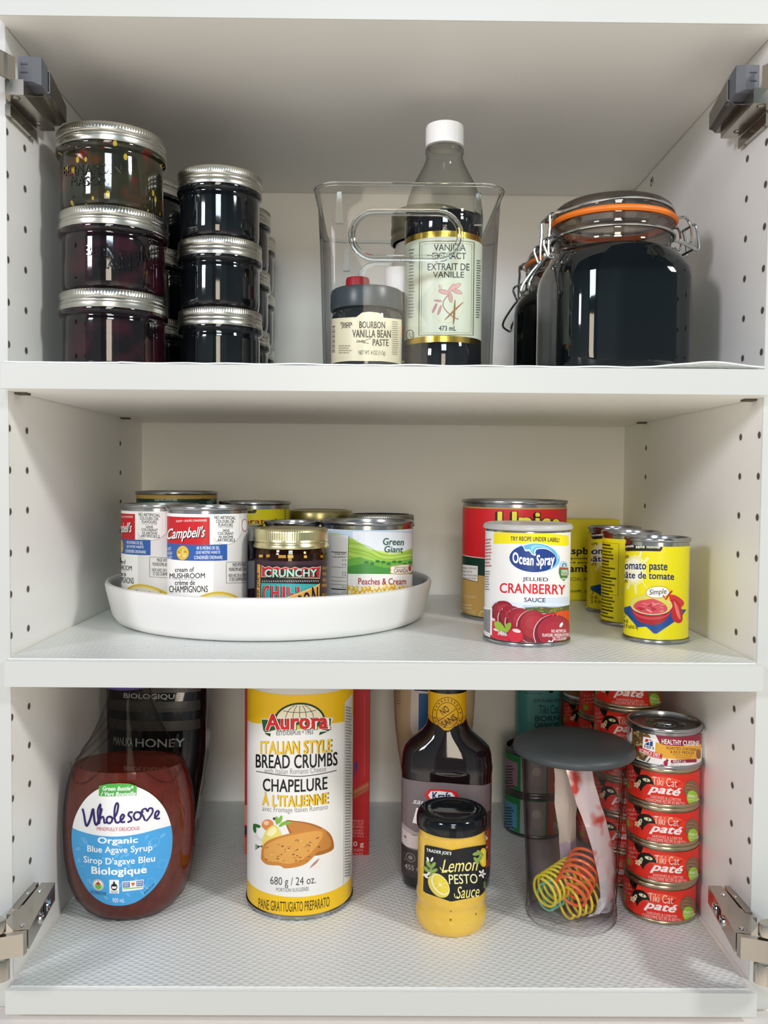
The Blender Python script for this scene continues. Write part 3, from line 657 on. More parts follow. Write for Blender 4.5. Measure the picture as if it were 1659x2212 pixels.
loc = (.0108, .1235, BF)
t = thing('extract_bottle', 'slim dark extract bottle with white ribbed cap behind the paste jar', 'bottle', loc); R = .0135
m = MB(); m.lathe([(.0002, .0006), (R*.95, .0005), (R, .003), (R, .064), (R*.9, .070), (R*.7, .0745), (R*.7, .078)], M('dark_green_glass', '#1b2522', .06, coat=1.), 40); m.build('bottle_body', t, ang=50)
m = MB(); m.lathe([(R*.8, .0755), (R*.93, .076), (R*.93, .096), (R*.88, .0985), (.0001, .099)], MC['white_cap'], 90, mod=lambda i, a: 1-.02*(sin(a*30) > 0) if i in (1, 2) else 1); m.build('cap', t)
A = Art(2.5, 0, 0, R); A.uv(-.040, .012, .040, .050, '#2c4467', 0); A.uv(-.040, .036, .040, .046, '#a83a34', 1); A.uv(-.040, .0135, .040, .0155, '#d8d2c0', 1); A.done('label', t, None)

loc = (-.0262, .1335, BF)
t = thing('food_colour_bottle', 'small bottle with red cap poking up behind the dark lid of the paste jar', 'bottle', loc); R = .0160
m = MB(); m.lathe([(.0002, .0006), (R*.95, .0005), (R, .003), (R, .066), (R*.8, .073), (R*.55, .076), (R*.55, .080)], M('pale_plastic', '#d8d6cf', .3), 40); m.build('bottle_body', t, ang=50)
m = MB(); m.lathe([(.0085, .0775), (.0107, .078), (.0108, .090), (.0102, .0922), (.0001, .0925)], M('red_cap', '#b3252f', .4), 48); m.build('cap', t)

# ---------------------------------------------------------------- swing-top jars
wire = M('bail_wire', '#c4c6c4', .18, 1.)
fglass = thin('swing_jar_glass', '#c4b9ae', '#5c554e', .13, .05, .5, 2.)
rubber = M('orange_rubber', '#ee7a20', .45, bump=.02)
def sq(R0, R1, z, e): return (R0, z, R0, R0)
def swing_jar(loc, rot, label):
    t = thing('swing_top_jar', label, 'jar', loc, rot, 'swing-top jars on the upper shelf')
    H = .0605
    def loft(pr, mat, name, ang=50, n=96):
        m = MB(); vs_ = []
        for (r, z, e) in pr:
            if z < .1045: r *= .935
            for j in range(n):
                a = 2*pi*j/n; c, d = cos(a), sin(a); k = (abs(c)**e+abs(d)**e)**(-1/e); vs_.append((r*k*c, r*k*d, z))
        m.add(vs_, [(i*n+j, i*n+(j+1) % n, (i+1)*n+(j+1) % n, (i+1)*n+j) for i in range(len(pr)-1) for j in range(n)], mat)
        return m.build(name, t, ang=ang)
    loft([(.0003, .003, 3), (.045, .0025, 3.6), (.0535, .0006, 4), (.0575, .003, 4.3), (.0597, .009, 4.5), (H, .018, 4.6), (H, .082, 4.6), (.0598, .090, 4.3), (.0578, .0975, 3.6), (.0545, .1035, 2.9), (.0508, .1070, 2.4), (.0490, .1085, 2.1), (.047, .1087, 2), (.0002, .1087, 2)], M('black_syrup', '#0b1114', .05, coat=1., bump=.06, scale=20), 'jar_body')
    m = MB(); m.lathe([(.0495, .1078), (.0483, .1105), (.0483, .1165), (.0497, .1185), (.0500, .1215), (.0490, .1235), (.0490, .1275), (.0512, .1300), (.0515, .1318), (.0460, .1325)], fglass, 80); m.build('jar_neck', t, ang=50)
    m = MB(); m.lathe([(.0465, .1318), (.0525, .1320), (.0540, .1335), (.0540, .1352), (.0525, .1368), (.0465, .1370), (.0465, .1318)], rubber, 80); m.build('gasket', t, ang=40)
    m = MB(); m.lathe([(.0470, .1372), (.0505, .1374), (.0512, .1390), (.0508, .1430), (.0490, .1462), (.0455, .1490), (.0430, .1502), (.040, .1492), (.020, .1482), (.0001, .1480)], fglass, 80); m.build('lid', t, ang=40)
    w = MB(); r = .00125
    w.tube([(.0512*cos(a), .0512*sin(a), .1212) for a in [2*pi*i/64 for i in range(64)]], r, wire, 8, True); w.build('neck_wire', t, fix=False)
    w = MB()                                             # bail over the lid, hinge side (+x) to latch side (-x)
    arc = [(.0520*cos(a), -.0520*sin(a), .1432-.004*abs(cos(a))) for a in [.35+(pi-.7)*i/20 for i in range(21)]]
    arb = [(x, -y, z) for x, y, z in arc]
    for q in (arc, arb): w.tube(crom([(.064, q[0][1]*.55, .1385), (.058, q[0][1]*.9, .1395)]+q[::4]+[(-.055, q[-1][1]*.75, .139), (-.0585, q[-1][1]*.45, .1355)], 4), r, wire, 7)
    w.tube(crom([(.064, -.0100, .1385), (.0665, -.010, .134), (.0675, -.010, .124), (.0660, -.0095, .1195), (.063, -.009, .1190), (.0615, -.009, .1215)], 4), r, wire, 7)
    w.tube(crom([(.064, .0100, .1385), (.0665, .010, .134), (.0675, .010, .124), (.0660, .0095, .1195), (.063, .009, .1190), (.0615, .009, .1215)], 4), r, wire, 7)
    w.build('bail_wire', t, fix=False)
    w = MB(); w.tube(crom([(.050, -.012, .1212), (.058, -.012, .1190), (.0665, -.011, .1160), (.0720, -.011, .1140), (.0735, -.011, .1165), (.0725, -.011, .125), (.0705, -.011, .1330), (.0690, -.010, .136)], 5), r, wire, 7)
    w.tube(crom([(.050, .012, .1212), (.058, .012, .1190), (.0665, .011, .1160), (.0720, .011, .1140), (.0735, .011, .1165), (.0725, .011, .125), (.0705, .011, .1330), (.0690, .010, .136)], 5), r, wire, 7)
    w.tube([(.0690, -.010, .136), (.0690, .010, .136)], r, wire, 7); w.tube([(.0690, -.012, .1150), (.0690, .012, .1150)], r, wire, 7)
    w.build('hinge_wire', t, fix=False)
    w = MB()
    for s_ in (-1, 1):
        w.tube(crom([(-.0540, .011*s_, .1395), (-.0590, .011*s_, .1375), (-.0592, .011*s_, .128), (-.0600, .011*s_, .1165), (-.0600, .011*s_, .1065), (-.0580, .011*s_, .1045), (-.0560, .011*s_, .1075), (-.0570, .011*s_, .1110)], 5), r, wire, 7)
        w.tube(crom([(-.0500, .013*s_, .1205), (-.0560, .013*s_, .1190), (-.0630, .013*s_, .1170), (-.0650, .013*s_, .1135), (-.0630, .013*s_, .1075), (-.0605, .013*s_, .1025), (-.0570, .013*s_, .1020), (-.0560, .013*s_, .1050)], 5), r, wire, 7)
    w.tube([(-.0592, -.011, .1375), (-.0592, .011, .1375)], r, wire, 7)
    w.build('latch_wire', t, fix=False)
    w = MB(); w.tube(crom([(-.0600, -.011, .1040), (-.0680, -.0115, .0945), (-.0755, -.0120, .0830), (-.0765, -.0110, .0765), (-.0740, 0, .0735), (-.0765, .0110, .0765), (-.0755, .0120, .0830), (-.0680, .0115, .0945), (-.0600, .011, .1040)], 6), r, wire, 7)
    w.build('latch_handle', t, fix=False)
    return t
F0 = swing_jar((.1935, .0925, S1), radians(7), 'large swing-top jar of near-black syrup with orange gasket, right on the upper shelf')
dup(F0, (.1965, .232, S1), 'second swing-top jar, mostly hidden behind the large dark one', radians(-30))

# ================================================================ middle compartment
tin = M('tinplate', '#a9abad', .22, 1., scale=18, vary=.08)
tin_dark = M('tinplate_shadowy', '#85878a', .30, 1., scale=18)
gold_tin = M('gold_lacquered_tin', '#b5a67c', .28, 1., scale=20)
def tin_can(name, label, cat, loc, R, h, art=None, rot=None, sleeve=None, rim=None, low=.004, hi=.009, rimw=.0012, group=None, tab=False, beads=True, labels=True):
    rim = rim or tin; t = thing(name, label, cat, loc, facing(loc) if rot is None else rot, group)
    m = MB(); a = R+rimw
    m.lathe([(R-.004, .0015), (R-.003, .0002), (a-.0005, 0), (a, .0008), (a, .0026), (a-.0004, .0032), (R-.0003, .0036), (R-.0003, h-.0036), (a-.0004, h-.0032), (a, h-.0026), (a, h-.0008), (a-.0005, h), (R-.0012, h), (R-.0016, h-.0006), (R-.0018, h-.0045)], rim, 96)
    m.build('can_body', t, ang=40)
    d = MB(); z = h-.0045
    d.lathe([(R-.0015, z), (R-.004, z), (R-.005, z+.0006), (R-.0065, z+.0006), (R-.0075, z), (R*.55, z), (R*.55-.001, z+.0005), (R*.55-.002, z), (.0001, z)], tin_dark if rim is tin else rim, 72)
    l = d.build('can_lid', t, ang=40)
    if tab:
        p = MB(); q = []
        for i in range(24):
            a_ = 2*pi*i/24; q.append((.0085*cos(a_), -.011+.0065*sin(a_)*(1.1 if sin(a_) < 0 else 1), z+.0022))
        p.tube(q, .0011, rim, 6, True); p.box((-.0065, -.0075, z+.0012), (.0065, -.0005, z+.0026), rim, .0008); p.lathe([(.0025, z), (.0025, z+.003), (.0001, z+.0032)], rim, 14, ctr=(0, -.003, 0))
        p.build('pull_tab', t, ang=40)
        p = MB()
        for x_, y_ in ((-.013, .012), (.015, .008)): p.lathe([(.004, z), (.003, z+.0007), (.0001, z+.001)], rim, 16, ctr=(x_, y_, 0))
        p.build('lid_dimple', t)
    if art:
        art.clip = (low, h-hi); art.uv(-pi*R, low, pi*R, h-hi, sleeve, 0); art.done('label', t, None)
    return t

# turntable
tx, ty = -.1115, .2025
TT = thing('turntable', 'round white turntable tray holding cans and jars on the left of the middle shelf', 'turntable', (tx, ty, S2))
satin = M('satin_white_plastic', '#ecebe9', .38, bump=.008, scale=900, vary=.03)
m = MB(); m.lathe([(.112, .0080), (.130, .0012), (.145, .0008), (.1490, .0026), (.1528, .0085), (.1580, .0300), (.1590, .0355), (.1584, .0380), (.1562, .0388), (.1540, .0375), (.1528, .0330), (.1512, .0140), (.149, .0118), (.0001, .0113)], satin, 160); m.build('tray', TT, ang=50)
m = MB(); m.lathe([(.0001, .0002), (.104, .0002), (.105, .001), (.105, .0078), (.09, .009), (.0001, .009)], M('turntable_foot', '#d5d5d2', .5), 96); m.build('foot', TT)
TF = S2+.0114

# ---- mushroom soup
def soup_art(R):
    A = Art(2.577, 450, 1356.6, R, .103); Wt, Kk = '#f6f5f2', '#1d1d1f'
    xL = -2.5*R
    def lr(y0, y1, x1, col, l):
        u, v1 = A.P(x1, y0); v0 = A.P(x1, y1)[1]; A.uv(xL, v0, u, v1, col, l)
    lr(1108, 1294, 462, Wt, 1); lr(1119, 1180, 454, '#c4111d', 2)
    lr(1177, 1212, 491, '#2d5ba6', 3)
    A.texts([('SOUP • SOUPE CONDENSÉE', 383, 1122.5, 448, 1128)], '#f2d9d5', .02)
    A.text('Campbell\'s', 362, 1139, 445, 1170, '#fbf9f4', .012, .45, 5, rot=.03, shadow='#2a0a0c', so=(1.6, 1.8))
    A.ell(397, 1195, 14, 16.5, '#7e6a2a', 4); A.ell(397, 1195, 12.8, 15.3, '#dcb84e', 5)
    for i in range(14): A.ell(397+8*cos(i*2.4)*((i % 5)/4), 1195+11*sin(i*2.4)*((i % 5)/4), 3.4, 2.4, ['#f0d98a', '#b88f2a', '#e8c866'][i % 3], 6+i % 3, i)
    A.texts([('40 % MOINS DE SEL', 426, 1181.5, 475, 1188.5), ('QUE NOTRE VARIÉTÉ', 425, 1190, 476, 1198.5), ('CONDENSÉE ORDINAIRE', 421, 1200, 481, 1209)], '#eaf0f8', .012)
    A.texts([('40% LESS SALT', 352, 1181, 372, 1188), ('THAN OUR REGULAR', 352, 1191, 374, 1198), ('CONDENSED VARIETY', 352, 1201, 374, 1208)], '#dfe6f2', .012)
    A.ell(489.5, 1138, 36, 41, '#c9c6c2', .6); A.ell(489, 1136.5, 35, 40.5, '#f3f2ef', .8)
    A.texts([('NO ARTIFICIAL', 464, 1115.5, 509, 1123), ('COLOURS OR', 467, 1124, 506, 1131), ('FLAVOURS', 472, 1131.8, 503, 1139), ('SANS', 481, 1144, 496, 1150), ('COLORANT', 471, 1150.5, 505, 1157), ('NI ARÔME', 473, 1157, 504, 1164), ('ARTIFICIELS', 470, 1164.8, 508, 1171.5)], Kk, .012)
    A.line([(471, 1141), (504, 1141)], .8, '#8c8c8c', 4)
    A.frame(489, 1216, 537, 1262, 1, '#58585a', 3)
    A.texts([('MADE WITH FRESH', 503, 1218, 533, 1226), ('MUSHROOMS AND CREAM', 495, 1228, 534, 1236), ('FAITE AVEC DE LA CRÈME', 494, 1240, 534, 1249), ('ET DES CHAMPIGNONS', 496, 1250, 534, 1258)], '#3a3a3c', .008)
    A.texts([('cream of', 380, 1226, 421, 1236.5), ('crème de', 380, 1254, 423, 1265)], Kk, .012); A.texts([('MUSHROOM', 368, 1239, 444, 1250.5), ('CHAMPIGNONS', 367, 1266.5, 450, 1281)], Kk, .01)
    A.line([(377, 1252.2), (426, 1252.2)], .8, '#8c8c8c', 4)
    A.ell(471, 1318, 58, 38, '#d9b93a', 2); A.ell(471, 1319.5, 53, 35, '#ecd985', 3); A.ell(471, 1321, 50.5, 33, '#e6dfcd', 4)
    rnd = random.Random(2)
    for i in range(26): A.ell(471+rnd.uniform(-42, 42), 1310+rnd.uniform(-15, 15), rnd.uniform(1, 3), rnd.uniform(.7, 1.6), rnd.choice(['#a89a80', '#7f7460', '#5e6b3c', '#c5b99e']), 5, rnd.random()*3)
    for a in (0, .8, 2.2, 3.0, -.9, -2.1): A.ell(474+7*cos(a), 1311-4*abs(sin(a))+2, 7, 2.1, '#4f7f3a', 6, -a)
    A.poly([(362, 1292), (398, 1292), (400, 1300), (394, 1312), (380, 1322), (362, 1320)], '#7a6440', 2); A.poly([(399, 1294), (404, 1297), (398, 1312), (386, 1324), (382, 1322), (393, 1310)], '#efede6', 3)
    for i in range(12): A.ell(368+rnd.uniform(0, 22), 1296+rnd.uniform(0, 18), 4, 2, rnd.choice(['#d9c8a0', '#a98e5a', '#4e3e24', '#e6dcc0']), 4, rnd.random()*3)
    A.ell(530, 1134, 7, 14, '#a3262b', 3); A.ell(530, 1134, 6, 12.5, Wt, 4)
    return A
R = .0345
p1 = (-.1548, .0975, TF)
G1 = tin_can('soup_can', 'mushroom soup can at the front left of the turntable, its red script panel facing out', 'can', p1, R, .101, soup_art(R), sleeve='#e3e1de', hi=.0062, low=.0045, group='mushroom soup cans on the turntable')
p2 = (-.2090, .1465, TF)
dup(G1, p2, 'mushroom soup can partly hidden behind the other one, at the turntable left rim', facing(p2)-radians(41))

# ---- green can behind
A = Art(2.156, 382, 1302.6, .041, .08)
A.uv(-.128, .004, .128, .1035, '#173f35', 1); A.uv(-.128, .1035, .128, .1080, '#c9a552', 2)
A.texts([('SHAKE WELL BEFORE USING', 335, 1079, 382, 1083)], '#cfe3dc', .02); A.texts([('REFRIGERATE AFTER OPENING', 338, 1085.5, 384, 1088)], '#b9cfc8', .02)
A.line([(440+24*cos(a), 1095+16*sin(a)) for a in [pi+.3+i*.2 for i in range(9)]], 4, '#0d2a23', 3); A.text('QUALITY', 446, 1079, 464, 1090, '#cbd9d2', .01, rot=.5)
tin_can('large_can', 'tall dark green can with gold band standing behind the soup cans', 'can', (-.2165, .2475, TF), .041, .111, A, sleeve='#c9a552', hi=.0036)
# ---- yellow milk can
A = Art(2.132, 545, 1301, .0362, .086)
A.poly([(500, 1092), (548, 1092), (548, 1106), (545, 1110), (500, 1110)], '#1b1a16', 2); A.text('sans nom®', 508, 1097, 541, 1105, '#e8d94a', .015, l=3)
A.text('evaporated', 468, 1121, 591, 1138, '#9c1f23', .02); A.text('milk', 500, 1150, 560, 1175, '#1c1c1c', .02)
for i in range(12): A.rect(608, 1098+i*3, 613, 1098+i*3+(2 if i % 2 else 1), '#55533f', 3)
tin_can('milk_can', 'yellow evaporated milk can behind the front soup can on the turntable', 'can', (-.1355, .2515, TF), .0362, .101, A, sleeve='#f0e01c', hi=.0075)
# ---- small blue can
A = Art(2.3, 645, 1318, .0265, .1); A.uv(-.083, .004, .083, .080, '#23489b', 1); A.uv(-.083, .040, .083, .043, '#e9e6dd', 2);
tin_can('small_can', 'small blue-labelled can, its silver end showing behind the chili onion jar', 'can', (-.0885, .1735, TF), .0262, .0845, A, sleeve='#23489b', hi=.007)
# ---- dark condiment jar
loc = (-.1405, .1660, TF); R = .0248
t = thing('condiment_jar', 'dark jar with grey lid squeezed behind the front soup can and the chili onion jar', 'jar', loc, facing(loc))
m = MB(); m.lathe([(.0002, .0006), (R*.95, .0005), (R, .004), (R, .058), (R*.93, .063), (R*.93, .068)], M('purple_dark_glass', '#20131f', .06, coat=1.), 48); m.build('jar_body', t, ang=50)
m = MB(); m.lathe([(R*.97, .066), (R*1.02, .0665), (R*1.02, .079), (R*.98, .081), (.0001, .081)], M('grey_metal_lid', '#a3a6a8', .25, .9), 56); m.build('lid', t)
A = Art(2.3, 545, 1310, R); A.uv(-.07, .012, .07, .050, '#3b2238', 0); A.uv(.004, .022, .030, .048, '#a9aeb6', 1); A.text('6 OZ', 548, 1238, 556, 1262, '#2a2a33', .0, rot=pi/2); A.done('label', t, None)

# ---- chili onion jar
loc = (-.0815, .0935, TF); R = .0313
t = thing('chili_onion_jar', 'jar of crunchy chili onion with gold lid and a teal, red and orange label', 'jar', loc, facing(loc))
m = MB(); m.lathe([(.0002, .0006), (R*.94, .0005), (R*.99, .003), (R, .006), (R, .0605), (R*.985, .0625), (R*.94, .0655), (R*.94, .071)], jam('chili_oil', '#2a0f14'), 72); m.build('jar_body', t, ang=50)
m = MB(); m.lathe([(R*1.001, .0555), (R*1.003, .0605), (R*.99, .0626), (R*.95, .0656), (R*.95, .0700)], thin('amber_glass', '#d8c08a', '#8c7040', .03, .03, .5, 2.), 72); m.build('jar_shoulder', t, ang=50)
gl = M('pale_gold_lid', '#d8cf9f', .25, 1., scale=30); N = 110
m = MB(); m.lathe([(R*.99, .0655), (R*1.045, .0660), (R*1.055, .0675), (R*1.03, .0690), (R*1.015, .0705), (R*1.035, .0715), (R*1.02, .0730), (R*1.02, .0735), (R*1.02, .0795), (R*1.005, .0815), (R*.97, .0825), (R*.93, .0820), (R*.92, .0815), (.0001, .0815)], gl, N*3, mod=lambda i, a: 1-.010*max(0, sin(a*N)) if i in (7, 8) else 1); m.build('lid', t, ang=40)
A = Art(2.579, 627.5, 1358.7, R, .117); BK = '#1e1018'
rnd = random.Random(4)
for (x, y, w_, h_) in ((562, 1202, 9, 5), (578, 1202, 8, 6), (608, 1204, 16, 6), (626, 1204, 12, 6), (658, 1204, 6, 6), (694, 1203, 6, 6)): A.poly([(x-w_/2, y-h_/2+rnd.uniform(-1, 1)), (x+w_/2, y-h_/2), (x+w_/2+rnd.uniform(-1, 1), y+h_/2), (x-w_/2, y+h_/2)], rnd.choice(['#b98a36', '#d5ab4c', '#9a5f22']), 1)
A.uv(-.075, .005, .075, .0560, '#3a2330', 1)
A.poly([(563, 1222), (692, 1222), (690, 1352), (562, 1352)], BK, 2)
A.poly([(554, 1219), (561, 1221), (560, 1345), (552, 1345)], '#d9a443', 2); A.text("TRADER JOE'S", 511, 1281, 602, 1287, '#26180f', .02, rot=pi/2)
A.poly([(564, 1222), (572, 1227), (580, 1224), (588, 1228), (597, 1225), (606, 1229), (616, 1226), (626, 1230), (636, 1226), (646, 1230), (656, 1227), (666, 1229), (674, 1226), (682, 1227), (692, 1224), (690, 1252), (563, 1248)], '#e0c0a8', 3); A.poly([(565, 1224), (572, 1228.5), (580, 1225.5), (588, 1229.5), (597, 1226.5), (606, 1230.5), (616, 1227.5), (626, 1231.5), (636, 1227.5), (646, 1231.5), (656, 1228.5), (666, 1230.5), (674, 1227.5), (682, 1228.5), (690.5, 1225.5), (689, 1250.5), (564.5, 1246.8)], '#b8262f', 4)
for i in range(7): x = 572+i*16.5; A.poly([(x, 1232), (x+9, 1232), (x+13, 1249), (x+3, 1249)], '#3d0d18', 5)
A.text('CRUNCHY', 571, 1231, 683, 1248, '#a9dcc8', .03, l=6, shadow='#160a0c', so=(2, 1))
for i in range(26): x = 566+i*4.8; A.poly([(x, 1259), (x+2, 1259), (x+.4, 1255.5), (x-1.6, 1255.5)], '#9fb9b0', 3)
A.poly([(563, 1261), (689, 1264), (563, 1312)], '#3aa7a8', 3); A.poly([(690, 1264), (689, 1316), (610, 1317), (563, 1313)], '#e2a54a', 3)
A.line([(563, 1312), (626, 1290), (690, 1263)], 1.5, '#e8d3a8', 4)
for s_, x0, y0, x1, y1 in (('C', 568, 1266, 582, 1302), ('H', 586, 1267, 602, 1298), ('I', 609, 1268, 616, 1291), ('L', 621, 1269, 634, 1286), ('I', 640, 1269, 646, 1281)): A.text(s_, x0, y0, x1, y1, '#c32a3f', .03, l=6, outline='#f0dcc0', shadow='#171014', so=(-2, .8), oo=.02)
for s_, x0, y0, x1, y1 in (('O', 603, 1299, 614, 1315), ('N', 621, 1293, 636, 1315), ('I', 642, 1288, 650, 1314), ('O', 654, 1281, 668, 1313), ('N', 672, 1270, 686, 1312)): A.text(s_, x0, y0, x1, y1, '#22101a', .03, l=6, outline='#e9c98c', oo=.02)
A.texts([('IN OLIVE OIL', 696, 1225, 713, 1232), ('WITH DRIED', 696, 1238, 713, 1245), ('GARLIC AND', 696, 1251, 712, 1258), ('PEPPERS', 695, 1264, 709, 1271), ('NET WT.', 695, 1285, 710, 1293), ('6 OZ', 694, 1297, 704, 1306), ('(170g)', 694, 1311, 706, 1316)], '#c99a4a', .02)
A.done('label', t, None)

# ---- corn can (picture panel: sky, valley hills and cob; the printed figure is left out)
A = Art(2.381, 791, 1334.9, .0435, .107); B = '#dfe6ef'
A.rect(690, 1146, 900, 1176, '#c3d6ea', 1); A.rect(760, 1150, 900, 1215, '#e6ebf2', 1)
A.poly([(690, 1158), (722, 1152), (760, 1166), (800, 1188), (850, 1196), (900, 1182), (900, 1244), (690, 1244)], '#cfe07a', 2)
A.poly([(750, 1168), (772, 1172), (800, 1188), (850, 1200), (895, 1185), (895, 1244), (750, 1244)], '#a9cf52', 3, True)
for k in range(7): A.line([(752, 1174+k*6), (790, 1180+k*7), (830, 1200+k*5), (893, 1192+k*5)], 1.0, ['#7fae3c', '#dbe89a', '#5f9a3a'][k % 3], 4, sm=True)
A.poly([(745, 1210), (775, 1204), (810, 1214), (860, 1212), (896, 1206), (896, 1244), (745, 1244)], '#6fb048', 5); A.poly([(745, 1226), (790, 1218), (830, 1228), (896, 1222), (896, 1244), (745, 1244)], '#4c9444', 6)
for i in range(9): A.ell(790+i*12, 1216+3*sin(i*2), 5, 3.2, '#3b7c3a', 7)
A.rect(690, 1241, 900, 1272, '#f4f2f0', 8)
A.rect(690, 1269, 900, 1325, '#e9bc3e', 8)
rnd = random.Random(9)
for r in range(6):
    for i in range(17):
        x = 750+i*9+(r % 2)*4.5+rnd.uniform(-1, 1); y = 1271+r*10+3*sin(i*.5)
        A.ell(x, y, 4.6, 6.2, '#c98f1e', 9+r, .12); A.ell(x-.4, y-.3, 4.1, 5.7, rnd.choice(['#f3cf55', '#f6dc84', '#efc23c', '#faedc0', '#f0b92e']), 10+r, .12); A.ell(x-1, y-2.2, 1.6, 2, '#fbf3d4', 11+r)
A.text('Green', 825, 1163, 871, 1178, '#1d5b45', .012, .12, 12); A.text('Giant', 828, 1180, 869, 1194, '#1d5b45', .012, .12, 12)
A.text('Peaches & Cream', 773, 1250, 877, 1264, '#a81f2f', .012, l=12)
A.poly([(845, 1223), (888, 1220), (889, 1239), (845, 1241), (841, 1232)], '#b89a52', 11, True); A.poly([(846, 1224.5), (887, 1221.5), (887.5, 1237.5), (846, 1239.5), (843, 1232)], '#f3ede0', 12, True)
A.text('GROWN & PACKED IN', 850, 1224, 880, 1228, '#6b5340', .01, l=14); A.text('CANADA', 849, 1229, 881, 1238, '#7a2a26', .01, l=14); A.ell(885, 1228, 3.5, 7, '#a32c36', 14)
A.poly([(690, 1155), (752, 1158), (748, 1325), (690, 1325)], '#eeecea', 13); A.line([(752, 1158), (750, 1240), (748, 1325)], 1.2, '#4c7a3e', 14)
A.texts([('% Daily Value *', 721, 1195, 748, 1201), ('% valeur quotidienne *', 716, 1202, 748, 1207)], '#222', .02, l=14)
for i, (y, w_) in enumerate(((1193, 2), (1226, 1), (1248, 1), (1256, 1), (1264, 1), (1274, 3), (1284, 1), (1293, 1), (1303, 3))): A.line([(714, y), (747, y+1.5)], w_*.8, '#2a2a2a', 14)
for y, s_ in ((1211, '0 %'), (1221, '0 %'), (1238, '4 %'), (1244, '2 %'), (1270, '10 %'), (1281, '4 %'), (1290, '0 %'), (1299, '2 %')): A.text(s_, 738, y-2, 747, y+2.5, '#333', .005, l=14)
tin_can('corn_can', 'squat corn can with hills and kernels on its label, right front of the turntable', 'can', (-.0163, .1645, TF), .0432, .0862, A, sleeve=B, hi=.0072)

# ---- gold-lidded and knurled-lid jars behind
loc = (-.0690, .2860, TF); R = .0335
t = thing('gold_lidded_jar', 'jar with dull gold lid at the back of the turntable behind the small blue can', 'jar', loc)
m = MB(); m.lathe([(.0002, .0006), (R*.95, .0005), (R, .004), (R, .068), (R*.95, .074), (R*.95, .080)], M('olive_jar_glass', '#3c3a22', .08, coat=1.), 56); m.build('jar_body', t, ang=50)
m = MB(); m.lathe([(R*1.0, .0775), (R*1.06, .0780), (R*1.06, .0800), (R*1.04, .0810), (R*1.05, .0885), (R*1.02, .0905), (R*.9, .0912), (R*.88, .0905), (.0001, .0905)], M('dull_gold_lid', '#a39a68', .3, .9), 64); m.build('lid', t)
A = Art(2, 0, 0, R); A.uv(-.09, .012, .09, .062, '#4a4a2a', 0); A.done('label', t, None)
loc = (-.0030, .2480, TF); R = .0335; N = 100
t = thing('ribbed_lid_jar', 'jar with ribbed silver screw band standing behind the corn can', 'jar', loc)
m = MB(); m.lathe([(.0002, .0006), (R*.95, .0005), (R, .004), (R, .066), (R*.95, .072), (R*.95, .078)], jam_dark, 56); m.build('jar_body', t, ang=50)
m = MB(); m.lathe([(R*1.0, .0755), (R*1.05, .076), (R*1.05, .0795), (R*1.03, .0802), (R*1.035, .081), (R*1.035, .0865), (R*1.0, .0885), (R*.9, .0885)], M('grey_band', '#a5a49a', .3, 1.), N*3, mod=lambda i, a: 1-.012*max(0, sin(a*N)) if i in (4, 5) else 1); m.build('screw_band', t, ang=40)
m = MB(); m.lathe([(R*.91, .0880), (R*.8, .0868), (.0001, .0868)], tin_dark, 40); m.build('lid', t)

# ---- right-hand cans
loc = (.1313, .2114, S2); R = .0518
A = Art(2.266, 1109.5, 1349.9, R, .096)
A.uv(-pi*R, .0600, pi*R, .1090, '#d3232a', 1); A.uv(-pi*R, .0440, pi*R, .0612, '#12382a', 2); A.uv(-pi*R, .0608, pi*R, .0616, '#e9dcc8', 3); A.uv(-pi*R, .004, pi*R, .0440, '#bd9852', 1)
for s_, x0, y0, x1, y1 in (('U', 1074, 1108, 1115, 1150), ('n', 1119, 1120, 1147, 1150), ('i', 1154, 1109, 1164, 1150), ('c', 1168, 1120, 1187, 1150), ('o', 1190, 1120, 1209, 1150)): A.text(s_, x0, y0, x1, y1, '#f2df3a', .03, l=5, outline='#1a1210', shadow='#1a1210', so=(-3, 2.5), oo=.035)
A.poly([(994, 1223), (1033, 1226), (1033, 1263), (994, 1256)], '#2b2b2b', 2); A.poly([(994.6, 1224.5), (1032, 1227.3), (1032, 1261.5), (994.6, 1254.8)], '#efece6', 3)
A.texts([('Tomatoes, Tomato puree,', 994, 1229, 1030, 1236), ('chloride, Citric acid', 994, 1237, 1019, 1243), ('Tomates, Purée de tomates,', 994, 1245, 1031, 1251), ('calcium, Acide citrique', 994, 1252, 1029, 1258)], '#3c3c3c', .0)
A.texts([('IMPORTÉ PAR / CANADA', 996, 1292, 1030, 1299), ('TORONTO, CANADA, M8 2A4', 995, 1326, 1028, 1334)], '#dcc795', .005)
A.micro(995, 1312, 1020, 1326, 2, '#d6be86', seed=8); A.line([(1043+5*cos(a), 1334+8*sin(a)) for a in [2*pi*i/16 for i in range(16)]], 1.4, '#e6d7ae', 3, True)
tin_can('large_can', 'large red, green and gold tomato can standing behind the cranberry can', 'can', loc, R, .117, A, sleeve='#bd9852', hi=.0066)

